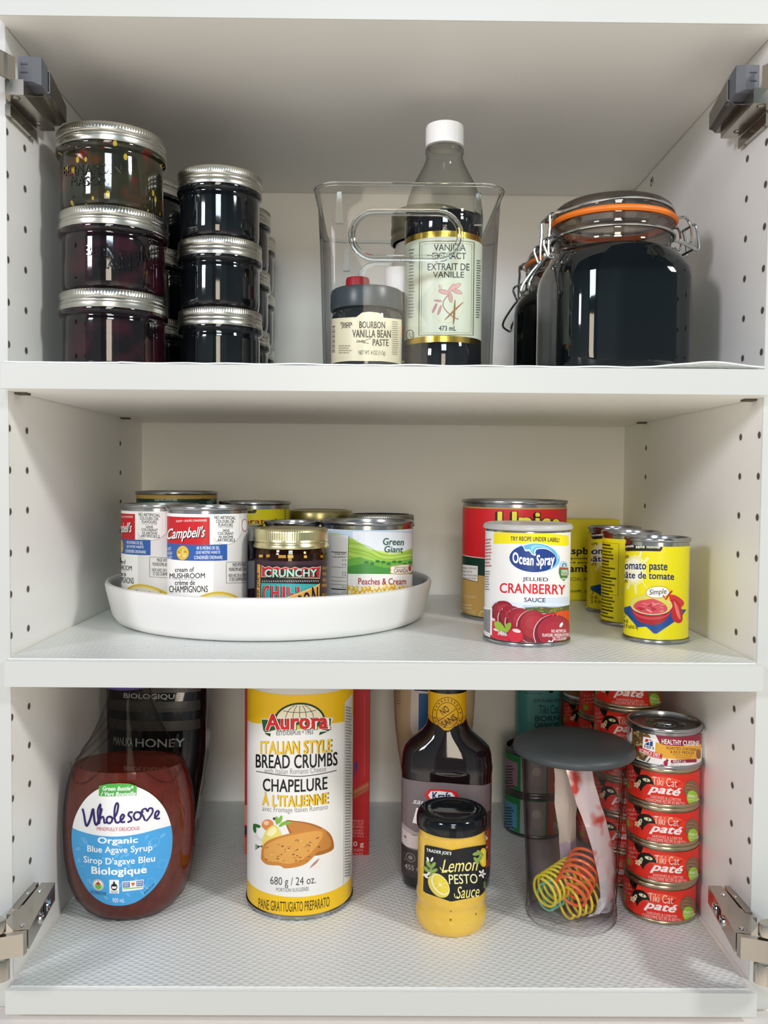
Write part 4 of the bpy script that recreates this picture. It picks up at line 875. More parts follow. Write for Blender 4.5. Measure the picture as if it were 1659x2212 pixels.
loc = (.1223, .0800, S2); R = .0360
A = Art(2.638, 1138.5, 1402, R, .124); WH = '#efedea'; NV = '#1d2346'
A.poly([(1065, 1153), (1226, 1155), (1228, 1174), (1222, 1179), (1065, 1178)], '#f4e21b', 1); A.text('TRY RECIPE UNDER LABEL!', 1102, 1162.5, 1206, 1172, '#23233a', .014)
A.ell(1153, 1208, 54, 31.5, '#fbfaf8', 2, .04); A.ell(1155, 1207.5, 53, 30.5, '#7cc1e8', 3, .04); A.ell(1150, 1209.5, 50, 29.5, '#1f3f86', 4, .04)
A.poly([(1128, 1180), (1150, 1175), (1178, 1178), (1198, 1190), (1205, 1206), (1198, 1200), (1180, 1189), (1160, 1189), (1155, 1196), (1156, 1203), (1148, 1201), (1142, 1194), (1134, 1194), (1131, 1188)], '#fbfaf8', 5, True)
A.poly([(1131, 1182), (1152, 1177), (1178, 1180), (1197, 1191), (1203, 1204), (1196, 1198), (1180, 1187), (1159, 1187), (1153, 1194), (1153, 1201), (1146, 1196), (1143, 1190), (1136, 1191), (1132, 1187)], '#5fb2e2', 6, True); A.poly([(1145, 1186), (1152, 1180), (1170, 1181), (1190, 1188), (1176, 1185), (1160, 1184), (1150, 1190), (1149, 1196)], '#8fd0f0', 7, True)
A.text('Ocean Spray', 1107, 1196, 1196, 1227, '#fdfdfb', .03, l=8, arc=-5, rot=-.02)
A.texts([('JELLIED', 1129, 1250, 1183, 1260.5)], NV, .006); A.text('CRANBERRY', 1080, 1264, 1221, 1286, '#d62032', .018); A.text('SAUCE', 1133, 1294, 1178, 1303.5, NV, .006)
A.poly([(1150, 1296), (1230, 1290), (1231, 1330), (1100, 1318)], '#d5e0ee', 1); A.rect(1062, 1305, 1232, 1318, '#dfe7f1', 1); A.rect(1130, 1311, 1232, 1322, '#b9cde2', 2)
A.poly([(1135, 1316), (1170, 1313), (1200, 1315), (1232, 1308), (1232, 1330), (1135, 1326)], '#5a6238', 3)
rnd = random.Random(11)
for i in range(30): A.ell(1150+rnd.uniform(0, 80), 1318+rnd.uniform(-4, 7), rnd.uniform(2, 4), rnd.uniform(1.2, 2.4), rnd.choice(['#7d7a35', '#8f8a44', '#4d5a30', '#a2925a', '#6e5a30']), 4)
A.poly([(1165, 1330), (1232, 1322), (1232, 1395), (1165, 1395)], '#c8202c', 5); A.poly([(1200, 1326), (1232, 1322), (1232, 1350), (1215, 1345)], '#e0521f', 6, True)
A.rect(1060, 1330, 1232, 1396, '#8e1a2a', 4)
for (cx, cy, rx_, ry_, c1, c2) in ((1087, 1330, 26, 27, '#7d1424', '#961b2c'), (1105, 1342, 27, 29, '#741222', '#9c1f2f'), (1124, 1350, 30, 33, '#781324', '#a02131'), (1152, 1357, 33, 36, '#7a1526', '#a52433'), (1197, 1372, 42, 42, '#761a2d', '#a62b3b')):
    k9 = 6+cx*.03-32; A.ell(cx-2, cy, rx_, ry_, '#e8c3c6', k9); A.ell(cx, cy, rx_, ry_, c1, k9+.2); A.ell(cx+2, cy-5, rx_*.88, ry_*.82, c2, k9+.4); A.ell(cx+4, cy-9, rx_*.6, ry_*.42, '#b02f3d', k9+.6)
for k, (cx, cy, r_) in enumerate(((1063, 1352, 14), (1072, 1374, 13), (1088, 1384, 17), (1116, 1376, 18))):
    A.ell(cx, cy, r_, r_*1.02, '#a31526', 12); A.ell(cx-.5, cy+1.5, r_*.86, r_*.84, '#d22a3c', 13); A.ell(cx+2, cy-r_*.5, r_*.5, r_*.22, '#f1d9dc', 14, .2)
A.poly([(1070, 1351), (1082, 1350), (1093, 1362), (1096, 1370), (1082, 1370), (1073, 1364)], '#9bbf3e', 15, True); A.poly([(1094, 1366), (1096, 1354), (1105, 1350), (1106, 1359), (1098, 1372)], '#8fb53a', 15, True)
A.text('348 mL', 1078, 1369, 1098, 1379, '#fdfbf8', .02, l=16, outline='#2a1014', oo=.03)
A.rect(1041, 1330, 1232, 1331, '#8e1a2a', 0)
A.texts([('NO ARTIFICIAL', 1191, 1362, 1224, 1369), ('FLAVOURS, PRESERVATIVES', 1172, 1371, 1230, 1379), ('OR COLOURS', 1194, 1379, 1224, 1386)], '#fbf4f2', .016, l=16); A.ell(1212, 1352, 3, 6, '#fbf4f2', 16, .5)
A.poly([(1183, 1391), (1186, 1385), (1191, 1388), (1196, 1383), (1194, 1392), (1189, 1396)], '#f1ebe8', 16)
A.ell(1216, 1223, 10, 11, '#b9d7ee', 3); A.rect(1207, 1226, 1227, 1229, '#d0342c', 4); A.line([(1214, 1225), (1214, 1219), (1221, 1217), (1222, 1224)], 1.8, '#2a3555', 5)
A.poly([(1206, 1229), (1227, 1228), (1228, 1241), (1224, 1250), (1217, 1256), (1210, 1250), (1206, 1240)], '#3c7a35', 4); A.texts([('100%', 1211, 1231, 1226, 1238), ('PROFITS', 1211, 1239, 1226, 1244), ('FARMERS', 1212, 1249, 1223, 1253)], '#f5f7f0', .02, l=6)
A.micro(1044, 1164, 1061, 1230, 9, '#c2747a', seed=12); A.micro(1044, 1236, 1058, 1282, 8, '#9a9a9a', seed=13)
A.poly([(1040, 1318), (1065, 1320), (1065, 1381), (1040, 1372)], '#f3f2ef', 17)
for i in range(15): x = 1043+i*1.2; A.rect(x, 1324, x+(.9 if i % 3 else .5), 1371+i*.4, '#3c3c40', 18)
t = tin_can('cranberry_can', 'cranberry sauce can with grey plastic snap lid, in front of the large tomato can', 'can', loc, R, .0982, A, sleeve=WH, hi=.0046)
m = MB(); pl = M('grey_snap_lid', '#b9b8b3', .3, bump=.01); a = .0378
m.lathe([(a-.001, .0955), (a, .0957), (a+.0003, .0972), (a-.0002, .0986), (a-.0012, .0999), (a-.0035, .1006), (a-.005, .1004), (a-.006, .0997), (.0001, .0997)], pl, 96); m.build('snap_lid', t)

def tomato_art(R):
    A = Art(2.569, 1417.5, 1394.9, R, .124); Y = '#f2e515'
    A.poly([(1336, 1173), (1428, 1177), (1428, 1189), (1424, 1194), (1352, 1194), (1340, 1186)], '#1b1b18', 1); A.text('no name®', 1336, 1179, 1369, 1186, '#f4f2e0', .02); A.text('sans nom®', 1373, 1180, 1424, 1188, '#f4f2e0', .03)
    for (x1, y1) in ((1385, 1196), (1400, 1208), (1396, 1222), (1412, 1250), (1398, 1275), (1375, 1287), (1356, 1278), (1345, 1258), (1350, 1204)): A.poly([(1368, 1236), (x1-2, y1-2), (x1+2, y1+2), (1376, 1240)], '#f8f4b4', 2)
    A.ell(1372, 1236, 24, 33, '#f6f0a0', 2); A.ell(1370, 1236, 18, 26, '#fbf9dc', 3)
    A.texts([('pure', 1347, 1203, 1358, 1213), ('pure', 1346, 1257, 1357, 1267)], '#22222e', .008)
    A.text('tomato paste', 1343, 1220, 1439, 1240, '#1b2a66', .022); A.text('pâte de tomate', 1343, 1239, 1453, 1259, '#1b2a66', .022)
    A.poly([(1349, 1320), (1366, 1314), (1480, 1317), (1470, 1333), (1420, 1372), (1414, 1372), (1398, 1358), (1380, 1361), (1350, 1328)], '#1f4f95', 3); A.line([(1351, 1324), (1384, 1352), (1402, 1352)], 1.2, '#163a72', 4); A.line([(1398, 1358), (1418, 1370), (1440, 1355)], 1.2, '#3a6db5', 4)
    A.poly([(1444, 1290), (1456, 1287), (1474, 1300), (1470, 1312), (1455, 1318)], '#d8383c', 4, True)
    A.poly([(1447, 1302), (1455, 1296), (1468, 1310), (1472, 1340), (1462, 1347), (1450, 1335)], '#c9282e', 5, True); A.poly([(1453, 1300), (1462, 1312), (1468, 1338), (1460, 1330)], '#ec7d74', 6, True)
    A.ell(1407, 1310, 43, 22, '#efe9a0', 5); A.ell(1407, 1311, 41, 20, '#e6dc60', 6)
    A.poly([(1366, 1318), (1372, 1334), (1385, 1348), (1405, 1353), (1426, 1350), (1441, 1336), (1448, 1318), (1440, 1326), (1407, 1333), (1376, 1327)], '#b3202c', 7, True); A.poly([(1370, 1327), (1385, 1334), (1410, 1337), (1436, 1332), (1446, 1322), (1442, 1331), (1424, 1340), (1400, 1342), (1380, 1337)], '#d24a50', 8, True)
    A.poly([(1371, 1316), (1380, 1304), (1398, 1299), (1412, 1297), (1430, 1304), (1440, 1314), (1436, 1324), (1410, 1330), (1384, 1326)], '#d9515a', 8, True)
    rnd = random.Random(5)
    for i in range(22): A.ell(1406+rnd.uniform(-27, 27), 1314+rnd.uniform(-9, 9), rnd.uniform(3, 8), rnd.uniform(.8, 2), rnd.choice(['#b22c38', '#e97f80', '#c53a44', '#f0999a']), 9+i % 2, rnd.uniform(-.5, .5))
    A.line([(1364, 1312), (1376, 1325), (1407, 1331), (1438, 1325), (1450, 1311)], 1.3, '#f3e9b8', 12, sm=True); A.line([(1364, 1312), (1369, 1300), (1390, 1291), (1420, 1290), (1445, 1300), (1450, 1311)], 1.2, '#d8cc58', 12, sm=True)
    A.ell(1420, 1282, 24, 13, '#b98a2a', 13, -.12); A.ell(1420, 1282, 23, 12, '#fcfaf2', 14, -.12); A.text('Simple', 1403, 1275, 1438, 1290, '#1d1d1d', .006, .25, 15, rot=.12)
    A.line([(1431, 1288), (1436, 1297), (1449, 1277)], 3.2, '#d22028', 16)
    A.texts([('156 mL', 1347, 1344, 1360, 1353), ('5.5 fl oz/oz liq', 1346, 1355, 1381, 1368)], '#26261c', .008); A.line([(1349+4*cos(a), 1336+7*sin(a)) for a in [2*pi*i/16 for i in range(16)]], 1.2, '#6c6720', 3, True)
    A.rect(1484, 1182, 1490, 1342, '#e9e7d8', 3)
    for i in range(40): A.rect(1484.6, 1184+i*3.9, 1489, 1184+i*3.9+1+(i % 3)*.6, '#57574d', 4)
    # back panel of small print, seen on the can that is turned round
    u0 = -.0702; A.raw([(u0-.0135, .029), (u0+.0135, .029), (u0+.0135, .078), (u0-.0135, .078)], '#b06a12', 2); A.raw([(u0-.0131, .0294), (u0+.0131, .0294), (u0+.0131, .0776), (u0-.0131, .0776)], Y, 3)
    rnd = random.Random(3)
    for i in range(24):
        v = .0765-.0031*i; 
        if v < .008: break
        A.uv(u0-.0118, v-.0016, u0+rnd.uniform(.002, .0115), v, '#6a640f' if i % 5 else '#3d3a12', 4)
    return A
R = .0268; loc = (.2359, .0867, S2)
TG = 'tomato paste cans in a row'
T1 = tin_can('tomato_paste_can', 'yellow tomato paste can nearest the shelf edge, with bowl picture facing out', 'can', loc, R, .089, tomato_art(R), sleeve='#f2e515', hi=.0068, group=TG)
p = (.2372, .1690, S2); dup(T1, p, 'yellow tomato paste can in the middle of the row, turned to its small print', facing(p)+radians(98))
p = (.2425, .2475, S2); dup(T1, p, 'yellow tomato paste can at the back of the row, beside the yellow powder box', facing(p)+radians(22))

# ---- yellow powder box
bx0, bx1, by = .1700, .2680, .3195
t = thing('jelly_powder_box', 'yellow box of raspberry jelly powder at the back wall behind the tomato cans', 'box', ((bx0+bx1)/2, by+.021, S2))
hw = (bx1-bx0)/2
m = MB(); m.box((-hw, -.021, 0), (hw, .021, .0925), ink('#ebdd18'), .0008); m.box((-hw-.0002, -.0214, .0008), (hw+.0002, .0214, .0018), ink('#d5c714')); m.build('carton', t)
A = Art(1.9, 1225.5, 1300); A.uv(-.06, .0005, .09, .0920, '#ebdd18', 0); A.texts([('raspberry', 1211, 1184, 1318, 1204), ('framboise', 1211, 1222, 1318, 1238)], '#17170f', .03); A.texts([('jelly powder mix', 1205, 1205, 1300, 1212), ('poudre pour gelée', 1203, 1214, 1306, 1221)], '#26261a', .015)
A.text('ARTIFICIAL FLAVOUR', 1202, 1249, 1310, 1257, '#57541c', 0); A.text('no name®  sans nom®', 1205, 1276, 1318, 1281, '#26261a', .02)
A.rect(1140, 1282.5, 1312, 1283.3, '#b5a80f', 1); A.rect(1254, 1283, 1254.8, 1298, '#b5a80f', 1)
xo = .2100-(bx0+bx1)/2
A.done('front_print', t, lambda u, v, o: (max(-hw, min(hw, u+xo)), -.0210-o, v), off=.00012)

# ================================================================ bottom compartment
# ---- agave syrup bottle
SX, SY = -.2262, .1060
t = thing('syrup_bottle', 'large oval bottle of amber agave syrup with blue and white label, bottom left', 'bottle', (SX, SY, S3), radians(4))
PR = [(0, .022, .016), (.0010, .032, .024), (.006, .0395, .029), (.016, .0480, .0325), (.030, .0535, .0345), (.050, .0568, .0355), (.072, .0578, .0360), (.095, .0570, .0355), (.112, .0548, .0345), (.124, .0520, .0335), (.134, .0480, .0320), (.144, .0415, .0290), (.154, .0352, .0262), (.163, .0305, .0238), (.172, .0262, .0215), (.182, .0222, .0195), (.190, .0198, .0180), (.198, .0185, .0172), (.204, .0182, .0170)]
def ov(z):
    for a, b in zip(PR, PR[1:]):
        if a[0] <= z <= b[0]: k = (z-a[0])/(b[0]-a[0]); return (a[1]+(b[1]-a[1])*k, a[2]+(b[2]-a[2])*k)
    return PR[-1][1:]
cp = thin('clear_bottle_plastic', '#f5f3f2', '#7d7572', .003, .05, .5, 3.)
m = MB(); m.lathe([(0, z, a, b) for z, a, b in [(0.0002, .0002, .0002)]+PR], cp, 96); m.build('bottle_shell', t, ang=60)
zt_ = .1335
def amber():
    m = bpy.data.materials.new('amber_syrup'); m.use_nodes = True; n = m.node_tree.nodes; L = m.node_tree.links; out = n['Material Output']
    b = n['Principled BSDF']; b.inputs['Base Color'].default_value = (*lin('#6b2416'), 1); b.inputs['Roughness'].default_value = .06; b.inputs['Coat Weight'].default_value = .5
    q = n.new('ShaderNodeTexNoise'); q.inputs['Scale'].default_value = 18; r = n.new('ShaderNodeMixRGB'); r.inputs[1].default_value = (*lin('#4a1710'), 1); r.inputs[2].default_value = (*lin('#7a2a18'), 1)
    L.new(q.outputs['Fac'], r.inputs[0]); L.new(r.outputs[0], b.inputs['Base Color'])
    return m
sy = amber()
m = MB(); q = [(z, a-.0012, b-.0012) for z, a, b in PR if .0005 < z < zt_]+[(zt_, ov(zt_)[0]-.0012, ov(zt_)[1]-.0012)]
m.lathe([(0, .0012, .0002, .0002)]+[(0, z, a, b) for z, a, b in q]+[(0, zt_, .0002, .0002)], sy, 96); m.build('syrup', t, ang=60)
gr = MB()                                                       # moulded shoulder flutes
for s_ in (-1, 1):
    for k in range(3):
        pts = []
        for i in range(14):
            f = i/13; z = .186-.052*f+.004*k*(f-.4); a, b = ov(z); th = (-pi/2)+s_*(.12+.30*k+1.05*f**1.5); pts.append((a*cos(th)*1.002, b*sin(th)*1.002, z))
        gr.tube(pts, .0009, cp, 6)
for s_ in (-1, 1):
    pts = [(s_*(.0500-.010*sin(pi*i/15)*0+.0*i)*cos(.2+1.0*i/15), -.0335*sin(.2+1.0*i/15)-.0005, .136-.014*sin(pi*i/15)) for i in range(16)]
    gr.tube(pts, .0008, cp, 6)
gr.build('shoulder_ribs', t, fix=False)
m = MB(); m.lathe([(.0180, .2025), (.0218, .2028), (.0222, .205), (.0222, .224), (.020, .226), (.0001, .2262)], M('purple_cap', '#3b2a6b', .4), 60); m.build('cap', t)
A = Art(2.56, 258, 2003)
LB = [(255, 1683), (292, 1690), (325, 1712), (349, 1745), (362, 1785), (365, 1822), (360, 1860), (345, 1897), (320, 1927), (288, 1948), (252, 1954), (218, 1948), (188, 1927), (165, 1895), (151, 1858), (145, 1820), (147, 1785), (160, 1748), (184, 1713), (217, 1690)]
LB = [(p.x, p.y) for p in crom(LB, 4, True)]
A.poly(LB, '#f2f1f1', 1)
A.poly([p for p in LB if p[1] > 1783]+[(p.x, p.y) for p in crom([(148, 1788), (180, 1792), (215, 1795.5), (255, 1796), (295, 1793), (335, 1787)], 5)], '#4aa3de', 2)
rnd = random.Random(21); lt = '#6bb6e8'
for i in range(46):
    x, y = rnd.uniform(155, 355), rnd.uniform(1800, 1945)
    if ((x-255)/104)**2+((y-1820)/128)**2 > .95: continue
    A.ell(x, y, rnd.uniform(4, 9), rnd.uniform(2, 4), lt, 3, rnd.uniform(0, 3), 12)
for (x, y) in ((175, 1812), (168, 1860), (190, 1905), (330, 1815), (345, 1868), (322, 1905)): A.line([(x+9*cos(a), y+9*sin(a)) for a in [2*pi*i/14 for i in range(14)]], 1.6, lt, 3, True)
A.poly([(210, 1687), (230, 1682), (255, 1680.5), (275, 1682), (292, 1688), (291, 1708), (210, 1709)], '#4fae4a', 4); A.text('Green Bottle*', 218, 1687, 285, 1696.5, '#fbfdf8', .025, .25, 6); A.text('/ Vert Bouteille', 214, 1699, 290, 1708, '#fbfdf8', .025, .25, 6)
PU = '#2d1d63'
def cur(p, w=4.1): A.line(p, w, PU, 6, sm=True)
cur([(172, 1740), (176, 1752), (180, 1772), (184, 1775), (191, 1760), (197, 1738), (199, 1750), (202, 1768), (207, 1770), (213, 1752), (217, 1735)], 5)
cur([(212, 1768), (213, 1745), (214, 1728), (212, 1729), (208, 1742), (210, 1764), (211, 1768), (214, 1758), (219, 1753), (222, 1758), (223, 1766), (228, 1765)])
cur([(236, 1752), (230, 1754), (228, 1762), (233, 1767), (239, 1763), (240, 1755), (235, 1752), (243, 1757)]); cur([(243, 1757), (250, 1745), (253, 1728), (250, 1723), (246, 1732), (245, 1752), (249, 1765), (256, 1764)])
cur([(256, 1764), (262, 1758), (266, 1751), (262, 1748), (258, 1755), (260, 1764), (268, 1764)]); cur([(284, 1744), (277, 1744), (275, 1750), (280, 1755), (281, 1762), (273, 1765)])
cur([(297, 1745), (290, 1745), (286, 1753), (291, 1761), (299, 1758), (301, 1750), (296, 1744)]); cur([(300, 1748), (306, 1744)]); 
cur([(310, 1765), (306, 1755), (302, 1746), (305, 1740), (311, 1739), (315, 1745), (318, 1739), (324, 1740), (325, 1748), (319, 1758), (312, 1766)], 3.6); cur([(328, 1762), (335, 1757), (338, 1750), (334, 1747), (330, 1754), (332, 1763), (340, 1764)], 4)
A.text('MINDFULLY DELICIOUS', 206, 1776, 298, 1784, '#cf6a7b', .006)
A.texts([('Organic', 208, 1798, 295, 1816), ('Biologique', 193, 1865, 313, 1887)], '#f6fafc', .03); A.texts([('Blue Agave Syrup', 184, 1818, 325, 1837), ('Sirop D\'agave Bleu', 175, 1843, 330, 1863)], '#f6fafc', .015)
A.ell(208, 1906, 13, 13, '#f6f7f6', 4); A.poly([(199, 1906), (217, 1906), (214, 1914), (208, 1916.5), (202, 1914)], '#7ab84a', 5); A.poly([(201, 1903), (206, 1901), (208, 1896), (210, 1901), (215, 1903), (211, 1906), (205, 1906)], '#cc3034', 5); A.line([(208+11.5*cos(a), 1906+11.5*sin(a)) for a in [2*pi*i/20 for i in range(20)]], 1.2, '#5f8a4a', 5, True)
A.rect(233, 1893, 254, 1924, '#f5f5f3', 4); A.ell(243.5, 1909, 7, 8, '#1b1b1b', 5); A.ell(243.5, 1899, 2.2, 2.2, '#1b1b1b', 5); A.poly([(238, 1908), (249, 1908), (247.5, 1913), (239.5, 1913)], '#f5f5f3', 6); A.texts([('FAIR TRADE', 236, 1918, 251, 1920), ('CERTIFIED', 236, 1920.8, 251, 1922.8)], '#222', .01, l=5)
A.poly([(261, 1897), (306, 1896), (305, 1918), (261, 1920)], '#f2f5f4', 4); A.rect(262.5, 1899, 277, 1911, '#3c5fa8', 5); A.rect(291, 1898, 304.5, 1910, '#3c5fa8', 5); A.texts([('NON', 264, 1900, 275, 1904), ('GMO', 264, 1905, 275, 1909), ('SANS', 292, 1899, 303, 1903), ('OGM', 292, 1904, 303, 1908)], '#f3f6fa', .02, l=6); A.poly([(280, 1901), (288, 1901), (286, 1908), (282, 1908)], '#d7713c', 5); A.line([(263, 1914), (304, 1913)], 2.4, '#8cc06a', 5)
A.poly([(190, 1921), (225, 1922), (225, 1929), (190, 1928)], '#1e6aa6', 4); A.texts([('Product of Mexico', 192, 1922, 223, 1925), ('Produit du Mexique', 192, 1925.5, 223, 1928.5)], '#7fb9e0', .005, l=6)
A.text('900 mL', 239, 1935, 265, 1946, '#f2f8fb', .0); A.text('47347F-03', 303, 1918, 331, 1921.5, '#1d2a3a', .01, rot=.75)
def smap(u, v, o):
    a, b = ov(v); k = max(-.96, min(.96, u/a)); return (u, -b*sqrt(1-k*k)-.0006-o, v)
A.done('label', t, smap, step=.004, vstep=.003, layer=.00008)

# ---- honey pouch
t = thing('honey_pouch', 'tall black striped honey pouch in the rear left corner behind the syrup bottle', 'pouch', (-.2290, .2120, S3), radians(-3))
pk = M('glossy_black_film', '#0c0f12', .16, coat=.8, bump=.5, scale=40)
PH = [(0, .034, .020), (.004, .036, .023), (.03, .039, .026), (.06, .043, .027), (.085, .0470, .026), (.11, .0500, .025), (.16, .0510, .0215), (.195, .0510, .014), (.213, .0512, .0035), (.224, .0512, .0010)]
m = MB(); m.lathe([(0, z, a, b) for z, a, b in [(0.0001, .0001, .0001)]+PH], pk, 72, ex=2.3); m.build('pouch_body', t, ang=60)
def ph(z):
    for a, b in zip(PH, PH[1:]):
        if a[0] <= z <= b[0]: k = (z-a[0])/(b[0]-a[0]); return (a[1]+(b[1]-a[1])*k, a[2]+(b[2]-a[2])*k)
    return PH[-1][1:]
A = Art(2.154, 322, 1878)
for y0, y1 in ((1522, 1544), (1563, 1584)): A.rect(228, y0, 424, y1, '#33302f', 1)
A.rect(305, 1494, 424, 1504, '#4a4446', 1)
A.text('BIOLOGIQUE', 262, 1506.5, 384, 1518.5, '#b9b7b4', .012); A.text('HONEY', 292, 1600, 396, 1618, '#a9aaa8', .01); A.text('MANUKA', 240, 1600, 286, 1618, '#8d8e8c', .01)
A.poly([(372, 1618), (380, 1590), (384, 1590), (384, 1640), (378, 1668), (372, 1664)], '#1d2a2a', 1)
def pmap(u, v, o):
    a, b = ph(v); k = max(-.97, min(.97, abs(u)/a)); e = 2/2.3; return (u, -b*(1-k**2.3)**(1/2.3)-.0003-o, v)
A.done('front_print', t, pmap, step=.004, vstep=.003, layer=.00008)
m = MB(); cl = thin('clear_film_fin', '#e8e6e2', '#8f8c86', .05, .1)
m.add([(ph(z)[0]-.001, 0, z) for z in [.012+.19*i/20 for i in range(21)]]+[(ph(z)[0]+.0035+.0012*sin(z*260), -.002*sin(z*90), z) for z in [.012+.19*i/20 for i in range(21)]], [(i, i+1, 22+i, 21+i) for i in range(20)], cl)
m.build('side_seal', t, fix=False)

# ---- bread crumb canister
loc = (-.0763, .1345, S3); R = .0486
A = Art(2.439, 649, 1990, R, .383); WH = '#eceae6'; YE = '#f0c21a'; BL = '#17171a'
A.uv(-2.6*R, .004, 2.6*R, .0208, YE, 1)
# yellow crown, deepest in the middle
us = [-2.4*R+4.8*R*i/40 for i in range(41)]
A.raw([(u, .2) for u in us]+[(u, .1655+.0075*math.exp(-(u/.05)**4)-.002*cos(u*40)) for u in us[::-1]], YE, 1)
A.ell(647, 1556, 54, 36, '#163424', 3, n=36, a0=pi, a1=2*pi); A.ell(647, 1557, 50, 33, '#f4ecd0', 4, n=36, a0=pi, a1=2*pi)
for k in (-.62, -.3, 0, .3, .62): A.line([(647+k*50*cos(a), 1557+33*sin(a)) for a in [-pi/2+pi*i/14-.0 for i in range(15)]] if False else [(647+k*48*sqrt(max(0, 1-((y-1557)/33)**2)), y) for y in range(1526, 1560, 3)], 1.3, '#3b3a30', 5)
A.line([(612, 1536), (630, 1540), (647, 1541), (664, 1540), (682, 1536)], 1.2, '#3b3a30', 5, sm=True)
A.poly([(565, 1549), (580, 1551), (720, 1551), (716, 1551), (715, 1579), (712, 1583), (690, 1577), (648, 1578), (600, 1577), (572, 1582), (568, 1575)], '#f1ede0', 5); A.poly([(566, 1551), (580, 1553), (714, 1553), (712, 1578), (708, 1581), (690, 1575.5), (648, 1576.5), (600, 1575.5), (574, 1580), (570, 1575)], '#1d5a35', 6); A.poly([(600, 1572), (648, 1567), (694, 1572), (694, 1576), (648, 1577), (600, 1576)], '#b9cf3a', 7)
A.poly([(574, 1581), (586, 1583), (585, 1590), (573, 1582)], '#14401f', 6); A.poly([(708, 1581), (690, 1583), (688, 1590)], '#14401f', 6)
A.text('Aurora', 575, 1541, 707, 1576, '#d3242b', .035, 0, 9, arc=-1, outline='#fbf8f0', oo=.03, shadow='#0f3a1e', so=(1.5, 1.5))
A.text('ESTD/DEPUIS ★ 1955'.replace('★', '*'), 598, 1579, 676, 1588, '#4c4a44', .006, arc=-1)
A.text('ITALIAN STYLE', 564, 1598, 715, 1626, '#efc42c', .02, l=6, arc=-4, outline='#8a6a1a', oo=.012); A.text('BREAD CRUMBS', 553, 1625, 729, 1655, BL, .018, arc=-6)
A.text('with Italian Romano Cheese', 572, 1656, 704, 1668, '#8b8a88', -.004, arc=-5); A.line([(554, 1663), (600, 1673), (648, 1678), (690, 1674), (727, 1666)], 1.6, BL, 3, sm=True)
A.text('CHAPELURE', 569, 1679, 707, 1707, BL, .018, arc=-5); A.text('À L\'ITALIENNE', 568, 1708, 708, 1738, '#efc42c', .02, l=6, arc=-5, outline='#8a6a1a', oo=.012); A.text('avec Fromage Italien Romano', 568, 1739, 708, 1754, '#8b8a88', -.004, arc=-5)
C1, C2, C3 = '#c98336', '#dca050', '#a9662a'
A.poly([(618, 1778), (640, 1774), (680, 1783), (712, 1803), (722, 1830), (715, 1843), (680, 1851), (650, 1840)], C3, 3, True); A.poly([(622, 1780), (640, 1776.5), (678, 1786), (706, 1804), (716, 1828), (700, 1840), (660, 1838)], '#c2803c', 4, True)
A.poly([(566, 1845), (570, 1826), (588, 1812), (630, 1800), (680, 1792), (704, 1796), (700, 1815), (688, 1840), (660, 1868), (620, 1876), (606, 1870), (580, 1868), (567, 1858)], C1, 6, True); A.poly([(572, 1842), (578, 1826), (600, 1813), (640, 1803), (682, 1797), (697, 1802), (690, 1822), (665, 1850), (630, 1866), (600, 1862), (578, 1858)], C2, 7, True)
rnd = random.Random(31)
for i in range(60):
    x, y = rnd.uniform(575, 690), rnd.uniform(1806, 1862)
    if (y-1836)/26 < -.7+(690-x)/160*1.0-.4: continue
    A.ell(x, y, rnd.uniform(1, 5), rnd.uniform(.6, 1.5), rnd.choice(['#b87430', '#e8b86a', '#8a5a24', '#5b3f1c', '#d4944a']), 8, rnd.uniform(-.6, .2), 10)
A.ell(580, 1781, 13, 12, '#dd8a4c', 4); A.ell(577, 1777, 6, 5, '#f3c8a0', 5); A.ell(595, 1768, 4, 3, '#3a2a18', 5)
A.ell(564, 1800, 14, 17, '#dfdfdc', 3); A.ell(566, 1798, 9, 12, '#f3f2ee', 4); A.poly([(568, 1826), (574, 1798), (592, 1782), (604, 1790), (610, 1808), (590, 1815)], '#e9d872', 5, True); A.poly([(578, 1800), (592, 1786), (600, 1795), (588, 1806)], '#f6efb4', 6, True)
for (x, y, a) in ((607, 1770, -1.2), (612, 1780, -.6), (600, 1772, -1.7), (622, 1778, -.2), (551, 1790, 1.4), (556, 1783, .3)): A.ell(x, y, 9, 3.6, '#7fb243' if x > 590 else '#2f6a30', 7, a)
for k in range(5): A.line([(568, 1830-k), (552, 1824+k*3)], 1.2, '#35542f', 3)
A.poly([(670, 1877), (680, 1864), (690, 1856), (694, 1858), (695, 1872), (686, 1878)], '#eee8da', 4, True); A.poly([(670, 1877), (678, 1866), (690, 1857), (684, 1868)], '#b98a86', 5, True)
A.text('680 g / 24 oz.', 586, 1893, 683, 1916, '#46464a', -.002, arc=-3); A.text('PORTION SUGGÉRÉE', 599, 1916, 668, 1926, '#7a7a78', 0, arc=-1.5); A.text('PANE GRATTUGIATO PREPARATO', 560, 1942, 713, 1964, '#4d3a10', .006, arc=-7)
A.poly([(745, 1515), (764, 1490), (764, 1900), (744, 1924)], '#dedcd8', 2); A.micro(747, 1522, 762, 1905, 60, '#8a8986', seed=14, w=.55); A.line([(744, 1516), (744, 1923)], .7, '#b5b3af', 3)
t = thing('bread_crumb_canister', 'tall white and yellow cardboard canister of bread crumbs in the middle of the cabinet bottom', 'canister', loc, facing(loc))
m = MB(); m.lathe([(R-.002, .0012), (R-.001, 0), (R+.0009, 0), (R+.0011, .001), (R+.0011, .0032), (R+.0002, .004), (R, .0042), (R, .2000)], tin, 96); m.build('tube', t, ang=40)
m = MB(); m.lathe([(R+.0004, .1995), (R+.0014, .2000), (R+.0014, .2075), (R+.0006, .2085), (R-.001, .2088), (R-.002, .2070), (.0001, .2070)], M('translucent_lid', '#cfcfcd', .3), 96); m.build('lid', t)
